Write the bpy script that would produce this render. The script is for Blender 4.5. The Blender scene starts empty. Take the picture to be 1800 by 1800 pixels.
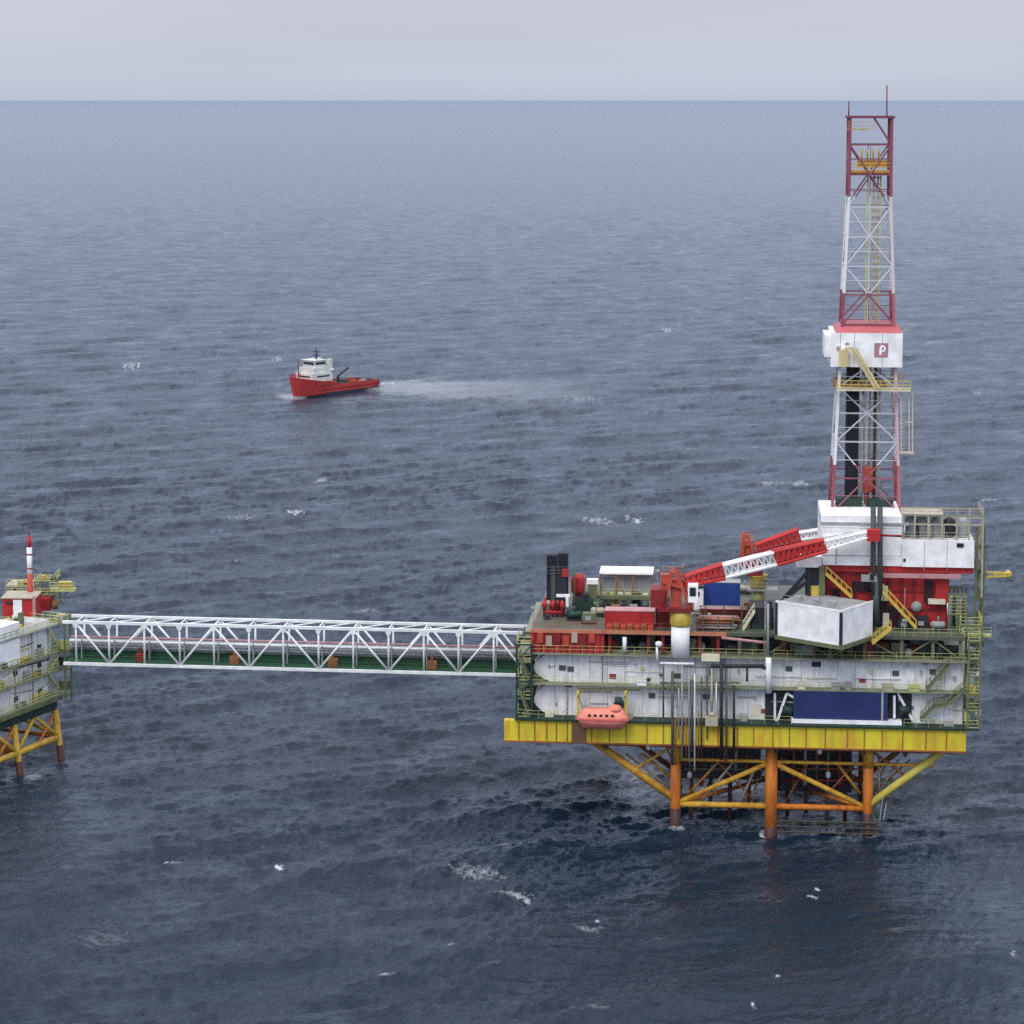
import bpy, math, random
import numpy as np
from mathutils import Vector, Matrix
random.seed(7)
rad = math.radians
C = bpy.context.scene.collection
scene = bpy.context.scene

# ------------------------------------------------------------------ camera
FPX, PITCH, PY0, CAMZ = 4200.0, rad(6.0), 619.0, 102.0     # in pixels of the 1800 px photograph
cam_d = bpy.data.cameras.new("camera"); cam = bpy.data.objects.new("camera", cam_d); C.objects.link(cam)
cam.location = (0, 0, CAMZ); cam.rotation_euler = (rad(90) - PITCH, 0, 0)
cam_d.sensor_width = 36; cam_d.lens = FPX / 1800 * 36; cam_d.shift_y = (PY0 - 900) / 1800
cam_d.clip_start = 1; cam_d.clip_end = 1000000
scene.camera = cam
# ------------------------------------------------------------------ sky and light (overcast)
SUN_EL, SUN_AZ = rad(48), rad(205)       # azimuth clockwise from +Y: behind the camera, to its left
w = bpy.data.worlds.new("World"); scene.world = w; w.use_nodes = True
nt = w.node_tree; nt.nodes.clear()
N = nt.nodes.new; LK = nt.links.new
out = N('ShaderNodeOutputWorld'); bg = N('ShaderNodeBackground'); LK(bg.outputs[0], out.inputs[0])
sky = N('ShaderNodeTexSky'); sky.sky_type = 'NISHITA'; sky.sun_disc = False
sky.sun_elevation = SUN_EL; sky.sun_rotation = SUN_AZ; sky.dust_density = 4; sky.air_density = 1; sky.altitude = 100
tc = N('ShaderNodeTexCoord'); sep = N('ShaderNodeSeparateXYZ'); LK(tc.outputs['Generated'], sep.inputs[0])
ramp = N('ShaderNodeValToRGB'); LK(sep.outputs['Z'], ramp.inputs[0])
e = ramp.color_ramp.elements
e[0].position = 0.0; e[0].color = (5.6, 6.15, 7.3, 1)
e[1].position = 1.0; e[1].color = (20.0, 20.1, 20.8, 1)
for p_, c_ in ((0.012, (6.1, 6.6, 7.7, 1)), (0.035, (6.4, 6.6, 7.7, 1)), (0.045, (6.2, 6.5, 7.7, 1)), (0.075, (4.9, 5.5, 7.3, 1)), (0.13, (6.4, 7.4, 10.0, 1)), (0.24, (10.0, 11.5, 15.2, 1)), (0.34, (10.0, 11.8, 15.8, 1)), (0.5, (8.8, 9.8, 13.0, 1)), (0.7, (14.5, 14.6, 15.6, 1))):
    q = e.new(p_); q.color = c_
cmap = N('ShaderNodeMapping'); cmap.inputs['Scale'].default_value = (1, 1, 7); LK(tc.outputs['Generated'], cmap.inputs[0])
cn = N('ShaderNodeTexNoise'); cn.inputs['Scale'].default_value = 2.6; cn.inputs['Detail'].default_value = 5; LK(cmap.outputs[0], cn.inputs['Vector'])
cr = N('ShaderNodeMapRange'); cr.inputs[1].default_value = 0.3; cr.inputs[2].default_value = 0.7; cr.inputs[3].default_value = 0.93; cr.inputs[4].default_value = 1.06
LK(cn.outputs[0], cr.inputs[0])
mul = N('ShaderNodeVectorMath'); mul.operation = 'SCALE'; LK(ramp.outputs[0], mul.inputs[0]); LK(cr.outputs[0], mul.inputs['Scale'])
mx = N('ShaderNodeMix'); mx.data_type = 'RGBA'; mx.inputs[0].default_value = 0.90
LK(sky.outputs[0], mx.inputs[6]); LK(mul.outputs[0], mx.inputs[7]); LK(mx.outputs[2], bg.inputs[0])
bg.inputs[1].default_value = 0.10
sd = bpy.data.lights.new("sun", 'SUN'); sun = bpy.data.objects.new("sun", sd); C.objects.link(sun)
sd.energy = 1.3; sd.angle = rad(24); sd.color = (1.0, 0.965, 0.91)
sdir = Vector((math.sin(SUN_AZ) * math.cos(SUN_EL), math.cos(SUN_AZ) * math.cos(SUN_EL), math.sin(SUN_EL)))
sun.rotation_euler = sdir.to_track_quat('Z', 'Y').to_euler(); sun.location = (0, -60, 200)
scene.view_settings.view_transform = 'Standard'; scene.view_settings.look = 'None'
scene.view_settings.exposure = 0.0; scene.view_settings.gamma = 1.0
scene.render.engine = 'CYCLES'
scene.cycles.max_bounces = 6; scene.cycles.diffuse_bounces = 3; scene.cycles.glossy_bounces = 3
scene.cycles.use_denoising = False; scene.cycles.volume_bounces = 0
# ------------------------------------------------------------------ geometry helpers
def ray(px, py):
    x = (px - 900) / FPX; y = (PY0 - py) / FPX
    return Vector((x, math.cos(PITCH) + y * math.sin(PITCH), -math.sin(PITCH) + y * math.cos(PITCH)))
def sea_at(px, py, z=0.0):
    d = ray(px, py); t = (z - CAMZ) / d.z
    return Vector((d.x * t, d.y * t, z))
class Frame:
    """a platform's own axes: u along its front, v across, z up"""
    def __init__(s, o, ang):
        s.o = Vector((o[0], o[1], 0)); s.ang = ang
        s.u = Vector((math.cos(ang), math.sin(ang), 0)); s.v = Vector((-math.sin(ang), math.cos(ang), 0))
    def loc(s, w_):
        d = w_ - s.o; return Vector((d.dot(s.u), d.dot(s.v), w_.z))
    def world(s, p): return s.o + s.u * p[0] + s.v * p[1] + Vector((0, 0, p[2]))
    def P(s, px, py, v=0.0):          # where a sight line meets the vertical plane at depth v
        d = ray(px, py); o = Vector((0, 0, CAMZ)); t = (v - (o - s.o).dot(s.v)) / d.dot(s.v)
        return s.loc(o + d * t)
    def G(s, px, py, z):              # where a sight line meets a level
        return s.loc(sea_at(px, py, z))
class MB:
    def __init__(s): s.V = []; s.F = []
    def hexa(s, p):
        b = len(s.V); s.V += [tuple(q) for q in p]
        for f in ((3,2,1,0),(4,5,6,7),(0,1,5,4),(1,2,6,5),(2,3,7,6),(3,0,4,7)): s.F.append(tuple(b + i for i in f))
        return s
    def box(s, u0, u1, v0, v1, z0, z1):
        u0, u1 = sorted((u0, u1)); v0, v1 = sorted((v0, v1)); z0, z1 = sorted((z0, z1))
        return s.hexa([(u0,v0,z0),(u1,v0,z0),(u1,v1,z0),(u0,v1,z0),(u0,v0,z1),(u1,v0,z1),(u1,v1,z1),(u0,v1,z1)])
    def tube(s, p, q, r, n=8, r2=None):
        p = Vector(p); q = Vector(q); d = (q - p)
        if d.length < 1e-6: return s
        d.normalize(); a = d.orthogonal().normalized(); c = d.cross(a); b = len(s.V); r2 = r if r2 is None else r2
        for base, rr in ((p, r), (q, r2)):
            for i in range(n):
                t = 2 * math.pi * i / n; s.V.append(tuple(base + (a * math.cos(t) + c * math.sin(t)) * rr))
        for i in range(n):
            j = (i + 1) % n; s.F.append((b + i, b + j, b + n + j, b + n + i))
        s.F.append(tuple(b + i for i in reversed(range(n)))); s.F.append(tuple(b + n + i for i in range(n)))
        return s
    def beam(s, p, q, wd, h):         # square bar; its height is upright
        p = Vector(p); q = Vector(q); d = (q - p).normalized(); up = Vector((0, 0, 1))
        if abs(d.z) > .99: up = Vector((1, 0, 0))
        sd_ = d.cross(up).normalized() * (wd / 2); uu = sd_.cross(d).normalized() * (h / 2)
        return s.hexa([p - sd_ - uu, p + sd_ - uu, q + sd_ - uu, q - sd_ - uu, p - sd_ + uu, p + sd_ + uu, q + sd_ + uu, q - sd_ + uu])
    def prism(s, pts, v0, v1):        # outline in (u, z), thickness along v
        n = len(pts); b = len(s.V)
        s.V += [(u, v0, z) for u, z in pts] + [(u, v1, z) for u, z in pts]
        s.F.append(tuple(b + i for i in range(n))); s.F.append(tuple(b + n + i for i in reversed(range(n))))
        for i in range(n):
            j = (i + 1) % n; s.F.append((b + j, b + i, b + n + i, b + n + j))
        return s
    def lathe(s, c, prof, n=14, axis='z'):   # prof: (radius, height)
        b = len(s.V)
        for r, h in prof:
            for i in range(n):
                t = 2 * math.pi * i / n; x, y = r * math.cos(t), r * math.sin(t)
                s.V.append((c[0]+x, c[1]+y, c[2]+h) if axis == 'z' else (c[0]+h, c[1]+x, c[2]+y))
        m = len(prof)
        for k in range(m - 1):
            for i in range(n):
                j = (i + 1) % n; s.F.append((b+k*n+i, b+k*n+j, b+(k+1)*n+j, b+(k+1)*n+i))
        s.F.append(tuple(b + i for i in reversed(range(n)))); s.F.append(tuple(b + (m-1)*n + i for i in range(n)))
        return s
    def rail(s, pts, h=1.1, step=1.6, r=.036, kick=True):   # a handrail along a path
        for p, q in zip(pts[:-1], pts[1:]):
            p = Vector(p); q = Vector(q); L = (q - p).length; n = max(1, round(L / step))
            for f in ((1.0, .55, .12) if kick else (1.0, .55)):
                s.tube(p + Vector((0, 0, h * f)), q + Vector((0, 0, h * f)), r, 5)
            for i in range(n + 1):
                a = p.lerp(q, i / n); s.tube(a, a + Vector((0, 0, h)), r * .9, 5)
        return s
def link_mesh(name, V, F, mat, smooth=False):
    me = bpy.data.meshes.new(name); me.from_pydata(V, [], F); me.update()
    if mat: me.materials.append(mat)
    if smooth: me.shade_smooth()
    o = bpy.data.objects.new(name, me); C.objects.link(o); return o
class Thing:
    def __init__(s, name, label, cat, frame, base, group=None, kind=None):
        s.f = frame; s.b = Vector(base)
        o = bpy.data.objects.new(name, None); C.objects.link(o); s.o = o; o.empty_display_size = .5
        o.location = frame.world(base); o.rotation_euler = (0, 0, frame.ang)
        o['label'] = label; o['category'] = cat
        if group: o['group'] = group
        if kind: o['kind'] = kind
    def part(s, name, mb, mat, parent=None, smooth=False, label=None):
        V = [(x - s.b.x, y - s.b.y, z - s.b.z) for x, y, z in mb.V]
        o = link_mesh(name, V, mb.F, mat, smooth); o.parent = parent or s.o
        if label: o['label'] = label
        return o
    def bar(s, name, p, q, r, mat, parent=None, n=10, label=None):
        return s.part(name, MB().tube(p, q, r, n), mat, parent, True, label)
# ------------------------------------------------------------------ materials
def mat_new(name):
    m = bpy.data.materials.new(name); m.use_nodes = True
    return m, m.node_tree, m.node_tree.nodes['Principled BSDF']
def paint(name, col, dirt=(.18, .12, .07), amount=.35, rough=.55, scale=.5, streak=True, spec=.3, low=.52, high=.72):
    """weathered paint: blotches and rust runs drawn out downwards"""
    m, t, b = mat_new(name); n = t.nodes.new; l = t.links.new
    tcn = n('ShaderNodeTexCoord'); mp = n('ShaderNodeMapping'); l(tcn.outputs['Object'], mp.inputs[0])
    mp.inputs['Scale'].default_value = (1, 1, .18 if streak else 1)
    a = n('ShaderNodeTexNoise'); a.inputs['Scale'].default_value = scale * 2; a.inputs['Detail'].default_value = 6; a.inputs['Roughness'].default_value = .65
    l(mp.outputs[0], a.inputs['Vector'])
    r = n('ShaderNodeMapRange'); r.inputs[1].default_value = low; r.inputs[2].default_value = high; r.inputs[3].default_value = 0; r.inputs[4].default_value = amount
    l(a.outputs[0], r.inputs[0])
    c = n('ShaderNodeTexNoise'); c.inputs['Scale'].default_value = scale * .7; c.inputs['Detail'].default_value = 3; l(tcn.outputs['Object'], c.inputs['Vector'])
    hv = n('ShaderNodeMapRange'); hv.inputs[1].default_value = .3; hv.inputs[2].default_value = .7; hv.inputs[3].default_value = .82; hv.inputs[4].default_value = 1.1
    l(c.outputs[0], hv.inputs[0])
    sc = n('ShaderNodeVectorMath'); sc.operation = 'SCALE'; sc.inputs[0].default_value = col; l(hv.outputs[0], sc.inputs['Scale'])
    x = n('ShaderNodeMix'); x.data_type = 'RGBA'; l(r.outputs[0], x.inputs[0]); l(sc.outputs[0], x.inputs[6]); x.inputs[7].default_value = (*dirt, 1)
    l(x.outputs[2], b.inputs['Base Color']); b.inputs['Roughness'].default_value = rough; b.inputs['Specular IOR Level'].default_value = spec
    return m
def flat(name, col, rough=.5, metal=0, spec=.3):
    m, t, b = mat_new(name); b.inputs['Base Color'].default_value = (*col, 1); b.inputs['Roughness'].default_value = rough
    b.inputs['Metallic'].default_value = metal; b.inputs['Specular IOR Level'].default_value = spec
    n = t.nodes.new; l = t.links.new
    a = n('ShaderNodeTexNoise'); a.inputs['Scale'].default_value = 1.3; a.inputs['Detail'].default_value = 4
    tcn = n('ShaderNodeTexCoord'); l(tcn.outputs['Object'], a.inputs['Vector'])
    hv = n('ShaderNodeMapRange'); hv.inputs[3].default_value = .7; hv.inputs[4].default_value = 1.3; l(a.outputs[0], hv.inputs[0])
    sc = n('ShaderNodeVectorMath'); sc.operation = 'SCALE'; sc.inputs[0].default_value = col; l(hv.outputs[0], sc.inputs['Scale'])
    l(sc.outputs[0], b.inputs['Base Color'])
    return m
def banded(name, stops, a, b_):
    """paint bands by height: stops = [(z, colour)], world z from a to b_"""
    m, t, b = mat_new(name); n = t.nodes.new; l = t.links.new
    g = n('ShaderNodeNewGeometry'); s_ = n('ShaderNodeSeparateXYZ'); l(g.outputs['Position'], s_.inputs[0])
    r = n('ShaderNodeMapRange'); r.inputs[1].default_value = a; r.inputs[2].default_value = b_; l(s_.outputs['Z'], r.inputs[0])
    k = n('ShaderNodeValToRGB'); k.color_ramp.interpolation = 'CONSTANT'; l(r.outputs[0], k.inputs[0])
    el = k.color_ramp.elements; el[0].position = 0; el[0].color = (*stops[0][1], 1); el[1].position = (stops[1][0]-a)/(b_-a); el[1].color = (*stops[1][1], 1)
    for z, c in stops[2:]:
        q = el.new((z - a) / (b_ - a)); q.color = (*c, 1)
    l(k.outputs[0], b.inputs['Base Color']); b.inputs['Roughness'].default_value = .5
    return m
WHITE = paint("white_cladding", (.80, .80, .79), (.36, .33, .28), .6, scale=.7, low=.46, high=.74)
WHITE2 = paint("white_clean", (.90, .90, .89), (.6, .57, .5), .2, scale=.9)
WHITE3 = paint("white_pipe", (.80, .82, .82), (.4, .35, .3), .3, scale=1.5)
YEL = paint("yellow_girder", (.67, .56, .035), (.55, .28, .03), .75, scale=.45, low=.47, high=.66)
YELT = paint("yellow_tube", (.66, .40, .04), (.42, .12, .02), .8, scale=.5, low=.40, high=.66, streak=False)
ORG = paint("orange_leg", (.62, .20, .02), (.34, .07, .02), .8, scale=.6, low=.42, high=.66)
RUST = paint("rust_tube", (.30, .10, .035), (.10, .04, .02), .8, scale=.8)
SPLASH = paint("splash_zone", (.085, .03, .025), (.03, .02, .02), .8, scale=.8)
RED = paint("red_paint", (.44, .028, .028), (.2, .02, .02), .55, scale=.5)
REDO = paint("red_orange", (.46, .075, .04), (.2, .03, .02), .6, scale=.8)
REDD = paint("dark_red", (.22, .02, .02), (.06, .015, .015), .6, scale=.5)
OLIVE = paint("olive_rail", (.47, .49, .18), (.2, .21, .08), .5, scale=1.2)
OLIVED = paint("olive_steel", (.15, .17, .085), (.04, .05, .03), .6, scale=.8)
GREEN = paint("green_deck", (.020, .085, .038), (.03, .04, .02), .5, scale=.4)
GREEND = paint("dark_green", (.018, .045, .03), (.02, .02, .02), .6, scale=.6)
STAIR = paint("yellow_stair", (.60, .45, .08), (.3, .2, .05), .5, scale=.8)
CREAM = paint("cream_panel", (.70, .66, .48), (.4, .3, .2), .4, scale=.8)
BLUE = paint("navy_panel", (.022, .033, .125), (.012, .018, .06), .5, scale=.4)
BLUEC = paint("blue_container", (.02, .06, .27), (.02, .03, .1), .5, scale=.7)
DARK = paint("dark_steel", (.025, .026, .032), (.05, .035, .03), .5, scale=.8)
BLACK = paint("black_flue", (.012, .013, .02), (.03, .02, .02), .4, scale=.8)
GREYP = paint("grey_green_pipe", (.07, .085, .08), (.12, .09, .06), .5, scale=1.0)
GREY = paint("grey_steel", (.33, .34, .34), (.18, .14, .1), .5, scale=.8)
TAN = paint("tan_steel", (.42, .38, .28), (.2, .16, .1), .5, scale=.8)
PINK = paint("pale_red_rail", (.50, .26, .27), (.3, .12, .1), .4, scale=.8)
BRIDGEW = paint("bridge_white", (.80, .82, .81), (.45, .5, .42), .35, scale=.8)
ORBOAT = paint("orange_boat", (.80, .25, .18), (.7, .3, .2), .5, scale=1.2)
DECKM = paint("deck_plate", (.10, .11, .08), (.06, .08, .05), .8, scale=.5, streak=False, low=.4)
GLASS = flat("dark_glass", (.015, .02, .025), .15, spec=.6)
SHIPRED = paint("hull_red", (.44, .035, .03), (.22, .02, .02), .5, scale=.2)
SHIPW = paint("ship_white", (.66, .67, .63), (.5, .42, .3), .35, scale=.3)

# ------------------------------------------------------------------ the two platforms' axes
_leg = sea_at(1187, 1458)
ANG = rad(-5.2)
_v = Vector((-math.sin(ANG), math.cos(ANG), 0))
M = Frame(_leg - _v * 3.0, ANG)
P, G = M.P, M.G
_c = sea_at(108, 1334)
L = Frame(_c, rad(-115.5))
zg0, zg1 = P(885, 1301).z, P(885, 1266).z
zmid, ztop, zroof = P(935, 1203).z, P(935, 1149).z, P(935, 1106, .8).z
U = lambda px, py=1200, v=0: P(px, py, v).x
DEPTH = 34.0
# ------------------------------------------------------------------ sea
def build_sea():
    rng = np.random.default_rng(5)
    fovh = rad(14.5)
    th_d = np.arange(-fovh, fovh, rad(0.021))
    side = np.concatenate([np.linspace(fovh, rad(40), 60)[0:], np.linspace(rad(42), math.pi, 30)])
    th = np.concatenate([-side[::-1], th_d[1:], side])
    # rows: about one per render pixel, by depression
    dep = np.concatenate([np.linspace(rad(62), rad(23.5), 60)[:-1], np.arange(rad(23.5), rad(1.2), -rad(.019)), np.geomspace(rad(1.2), rad(.03), 70)])
    rr = CAMZ / np.tan(dep)
    rr = np.concatenate([[0.5, 20.0, 40.0], rr])
    R, T = np.meshgrid(rr.astype(np.float32), th.astype(np.float32), indexing='ij')
    X = (R * np.sin(T)).astype(np.float32); Y = (R * np.cos(T)).astype(np.float32)
    dr = np.gradient(rr)[:, None].astype(np.float32); dt = np.gradient(th)[None, :].astype(np.float32) * R
    nw = 150
    lam = np.geomspace(.7, 38.0, nw); rng.shuffle(lam)
    # the water lies quieter in the lee of each platform
    calm = np.ones_like(X)
    for cx, cy, wx, wy, st in ((1390, 1590, 360, 180, .68), (10, 1480, 210, 130, .62)):
        c0 = sea_at(cx, cy); lx = abs(sea_at(cx - wx, cy).x - c0.x); ly = abs(sea_at(cx, cy + wy).y - c0.y)
        calm *= 1 - st * np.exp(-(((X - c0.x) / lx) ** 2 + ((Y - c0.y) / ly) ** 2) ** 1.5)
    Z = np.zeros_like(X); DX = np.zeros_like(X); DY = np.zeros_like(X); SL = np.zeros_like(X)
    # gust patches: short waves are steeper in some patches than in others
    gust = np.zeros_like(X)
    for i in range(14):
        l_ = rng.uniform(45, 260); a_ = rng.uniform(0, math.pi); gust += np.sin(2*math.pi/l_*(X*math.cos(a_)*.6 + Y*math.sin(a_)*1.0) + rng.uniform(0, 6.3))
    gust = 1 + .06 * gust
    mean = rad(-62)            # waves run towards the camera and a little to the right
    for l_ in lam:
        k = 2 * math.pi / l_
        spread = .55 if l_ < 4 else (.36 if l_ < 9 else .22)
        a_ = mean + rng.normal(0, spread)
        s_ = .046 * (1.0 if l_ < 4 else (4 / l_) ** .62) * (1.5 if l_ > 18 else 1)
        amp = s_ / k; ux, uy = math.cos(a_), math.sin(a_); ph = rng.uniform(0, 6.28)
        fade = np.clip((l_ / (np.maximum(dr * abs(uy) , dt * abs(ux)) * 2.2 + 1e-6)) - .35, 0, 1)
        fade = fade * calm
        if l_ < 9: fade = fade * gust
        arg = (k * ux) * X + (k * uy) * Y + ph
        s1 = np.sin(arg); c1 = np.cos(arg)
        Z += amp * fade * c1; DX -= amp * fade * ux * s1; DY -= amp * fade * uy * s1
        if 2.5 < l_ < 30: SL += s_ * c1
    X0, Y0 = X.copy(), Y.copy()
    X += .55 * DX; Y += .55 * DY
    # the swell piles up round the legs
    # foam: breaking crests at chosen spots, the ship's wake, the wash behind the legs
    def n2(sx, sy, seed, oct_=4):
        g = np.random.default_rng(seed); o = np.zeros_like(X0)
        for i in range(oct_ * 5):
            a_ = g.uniform(0, 2*math.pi); f = 2 ** (i / 5)
            o += np.sin(X0 / sx * f * math.cos(a_) * 6.28 + Y0 / sy * f * math.sin(a_) * 6.28 + g.uniform(0, 6.28)) / (f ** .5)
        return o / math.sqrt(oct_ * 2.2)
    na = n2(2.6, 1.7, 11); nb = n2(16, 14, 12)
    foam = np.zeros_like(X)
    caps = [(520,903,18,4,.95),(1120,914,9,5,.9),(1105,910,8,2,.5),(566,842,16,3,.5),(1408,852,22,4,.5),(1172,581,9,3,.6),(232,643,20,3,.5),(492,1524,9,3.5,1.0),(292,1512,9,2.5,.8),(310,1514,10,2,.5),
            (1436,1564,5,3,.9),(1430,1578,9,3,.7),(840,1532,46,9,.3),(905,1570,34,5,.4),(872,1568,8,2,.7),(925,1578,12,2,.5),(1050,1625,6,2,.7),(1040,1640,26,3,.25),(1366,1722,5,2.5,.9),(1327,1767,5,2.5,.8),
            (1050,914,36,3,.4),(1350,850,26,3,.35),(425,630,16,3,.4),(1720,690,14,3,.3),(790,1665,8,2.5,.35),(705,1498,16,2,.35),(1470,903,20,3,.3),(640,1072,30,3,.25),
            (880,1490,20,2.5,.3),(1740,880,14,3,.45),(1785,1680,8,3,.4),(1640,1020,20,3,.2),(180,1650,50,14,.10),(1342,1463,7,2,.7),(1020,700,60,3,.25),(490,632,12,3,.45),(420,912,40,3,.3)]
    for cx, cy, wx, wy, st in caps:
        c0 = sea_at(cx, cy); cl = sea_at(cx - wx, cy); cd = sea_at(cx, cy + wy)
        lx = abs(cl.x - c0.x); ly = abs(cd.y - c0.y) + .3
        tilt = rng.uniform(-.25, .25)
        dx = (X0 - c0.x); dy = (Y0 - c0.y) + tilt * dx
        e_ = (dx / lx) ** 2 + (dy / ly) ** 2
        foam = np.maximum(foam, st * .9 * np.clip(.75 - e_ + .8 * na, 0, 1) * (e_ < 3))
    # wash by the platform's left legs, and a streak seen beneath the deck
    for cx, cy, wx, wy, st in ((1128,1385,52,34,1.0),(1135,1408,40,9,1.0),(1285,1380,62,8,1.0),(1110,1350,20,20,.35),(1190,1462,18,5,.55),(1525,1466,18,5,.5),(1355,1460,18,4,.6),(108,1336,14,6,.3),(58,1370,16,7,.3)):
        c0 = sea_at(cx, cy); cl = sea_at(cx - wx, cy); cd = sea_at(cx, cy + wy); lx = abs(cl.x - c0.x); ly = abs(cd.y - c0.y)
        e_ = ((X0 - c0.x) / lx) ** 2 + ((Y0 - c0.y) / ly) ** 2
        foam = np.maximum(foam, st * np.clip(1.05 - e_ + .35 * na, 0, 1) * (e_ < 2.2))
    # wake: a pale churned lane widening astern of the ship, brightest at its far edge
    s0 = sea_at(652, 676); s1_ = sea_at(980, 684); ax = (s1_ - s0); La = ax.length; ax.normalize()
    al = (X0 - s0.x) * ax.x + (Y0 - s0.y) * ax.y; ac = -(X0 - s0.x) * ax.y + (Y0 - s0.y) * ax.x
    tt = np.clip(al / La, 0, 1.6)
    mid = -8.0 * np.sin(np.clip(tt, 0, 1) * 2.2); wd = 10 + 30 * np.sqrt(tt)
    lane = np.clip(1.2 - ((ac - mid) / wd) ** 2 + .3 * nb, 0, 1) * np.clip(al / 8 + .6, 0, 1) * np.clip(1.3 - tt, 0, 1)
    foam = np.maximum(foam, .30 * lane * (al > -6) * (tt < 1.5))
    edge = np.exp(-((ac - 5 - 6 * tt) / 2.6) ** 2) * np.clip(1.1 - tt * 1.1, 0, 1) * (al > 0) * np.clip(.55 + .6 * na, 0, 1)
    foam = np.maximum(foam, edge * .75)
    # bow wave
    b0 = sea_at(512, 697); e_ = ((X0 - b0.x) / 6) ** 2 + ((Y0 - b0.y) / 5) ** 2; foam = np.maximum(foam, .5 * np.clip(1 - e_, 0, 1))
    # small scattered breaking crests where a crest is steep
    crest = np.clip((SL - .42) * 3.0, 0, 1) * np.clip(nb * .8 - .75, 0, 1)
    foam = np.maximum(foam, crest * .75)
    nr, nc = X.shape
    idx = np.arange(nr * nc).reshape(nr, nc)
    a, b, c, d = idx[:-1, :-1], idx[:-1, 1:], idx[1:, 1:], idx[1:, :-1]
    F = np.stack([a, d, c, b], -1).reshape(-1, 4)
    me = bpy.data.meshes.new("sea"); me.vertices.add(nr * nc)
    me.vertices.foreach_set('co', np.stack([X, Y, Z], -1).astype(np.float32).ravel())
    me.loops.add(F.size); me.loops.foreach_set('vertex_index', F.ravel().astype(np.int32))
    me.polygons.add(len(F)); me.polygons.foreach_set('loop_start', np.arange(0, F.size, 4, dtype=np.int32))
    me.polygons.foreach_set('loop_total', np.full(len(F), 4, dtype=np.int32))
    me.update(calc_edges=True); me.shade_smooth()
    at = me.attributes.new('calm', 'FLOAT', 'POINT'); at.data.foreach_set('value', calm.ravel().astype(np.float32))
    at = me.attributes.new('foam', 'FLOAT', 'POINT'); at.data.foreach_set('value', foam.ravel().astype(np.float32))
    o = bpy.data.objects.new("sea", me); C.objects.link(o); o['kind'] = 'structure'
    m, t, bs = mat_new("sea_water"); n = t.nodes.new; l = t.links.new
    geo = n('ShaderNodeNewGeometry')
    m0 = n('ShaderNodeMapping'); m0.inputs['Rotation'].default_value = (0, 0, rad(-28)); l(geo.outputs['Position'], m0.inputs[0]); m1 = n('ShaderNodeMapping'); m1.inputs['Scale'].default_value = (.38, 1.15, 1); l(m0.outputs[0], m1.inputs[0])
    n1 = n('ShaderNodeTexNoise'); n1.inputs['Scale'].default_value = 1.5; n1.inputs['Detail'].default_value = 5; n1.inputs['Roughness'].default_value = .62; l(m1.outputs[0], n1.inputs['Vector'])
    bp = n('ShaderNodeBump'); bp.inputs['Strength'].default_value = .85; bp.inputs['Distance'].default_value = .5; l(n1.outputs[0], bp.inputs['Height'])
    # wind streaks: the small ripples are rougher in some lanes than in others
    g1 = n('ShaderNodeMapping'); g1.inputs['Scale'].default_value = (.6, .8, 1); l(m0.outputs[0], g1.inputs[0])
    g2 = n('ShaderNodeTexNoise'); g2.inputs['Scale'].default_value = .11; g2.inputs['Detail'].default_value = 9; g2.inputs['Roughness'].default_value = .72; l(g1.outputs[0], g2.inputs['Vector'])
    g3 = n('ShaderNodeMapRange'); g3.inputs[1].default_value = .36; g3.inputs[2].default_value = .64; g3.inputs[3].default_value = .25; g3.inputs[4].default_value = 1.25; l(g2.outputs[0], g3.inputs[0])
    ca = n('ShaderNodeAttribute'); ca.attribute_name = 'calm'
    g4 = n('ShaderNodeMath'); g4.operation = 'MULTIPLY'; l(g3.outputs[0], g4.inputs[0]); l(ca.outputs['Fac'], g4.inputs[1])
    g5 = n('ShaderNodeMath'); g5.operation = 'MULTIPLY'; g5.inputs[1].default_value = .62; l(g4.outputs[0], g5.inputs[0]); l(g5.outputs[0], bp.inputs['Distance'])
    bs.inputs['IOR'].default_value = 1.333; bs.inputs['Roughness'].default_value = .07
    fa = n('ShaderNodeAttribute'); fa.attribute_name = 'foam'
    fn = n('ShaderNodeTexNoise'); fn.inputs['Scale'].default_value = 1.4; fn.inputs['Detail'].default_value = 6; fn.inputs['Roughness'].default_value = .7; l(geo.outputs['Position'], fn.inputs['Vector'])
    fm = n('ShaderNodeMapRange'); fm.inputs[1].default_value = .35; fm.inputs[2].default_value = .62; fm.inputs[3].default_value = .35; fm.inputs[4].default_value = 1.25; l(fn.outputs[0], fm.inputs[0])
    ff = n('ShaderNodeMath'); ff.operation = 'MULTIPLY'; ff.use_clamp = True; l(fa.outputs['Fac'], ff.inputs[0]); l(fm.outputs[0], ff.inputs[1])
    cx = n('ShaderNodeMix'); cx.data_type = 'RGBA'; cx.inputs[6].default_value = (.006, .017, .032, 1); cx.inputs[7].default_value = (.72, .76, .80, 1)
    l(ff.outputs[0], cx.inputs[0]); l(cx.outputs[2], bs.inputs['Base Color'])
    rg = n('ShaderNodeMapRange'); rg.inputs[1].default_value = .2; rg.inputs[2].default_value = 1.25; rg.inputs[3].default_value = .05; rg.inputs[4].default_value = .22; l(g4.outputs[0], rg.inputs[0])
    rx = n('ShaderNodeMapRange'); l(rg.outputs[0], rx.inputs[3]); rx.inputs[4].default_value = .8; l(ff.outputs[0], rx.inputs[0]); l(rx.outputs[0], bs.inputs['Roughness'])
    l(bp.outputs[0], bs.inputs['Normal'])
    me.materials.append(m)
build_sea()
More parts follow.
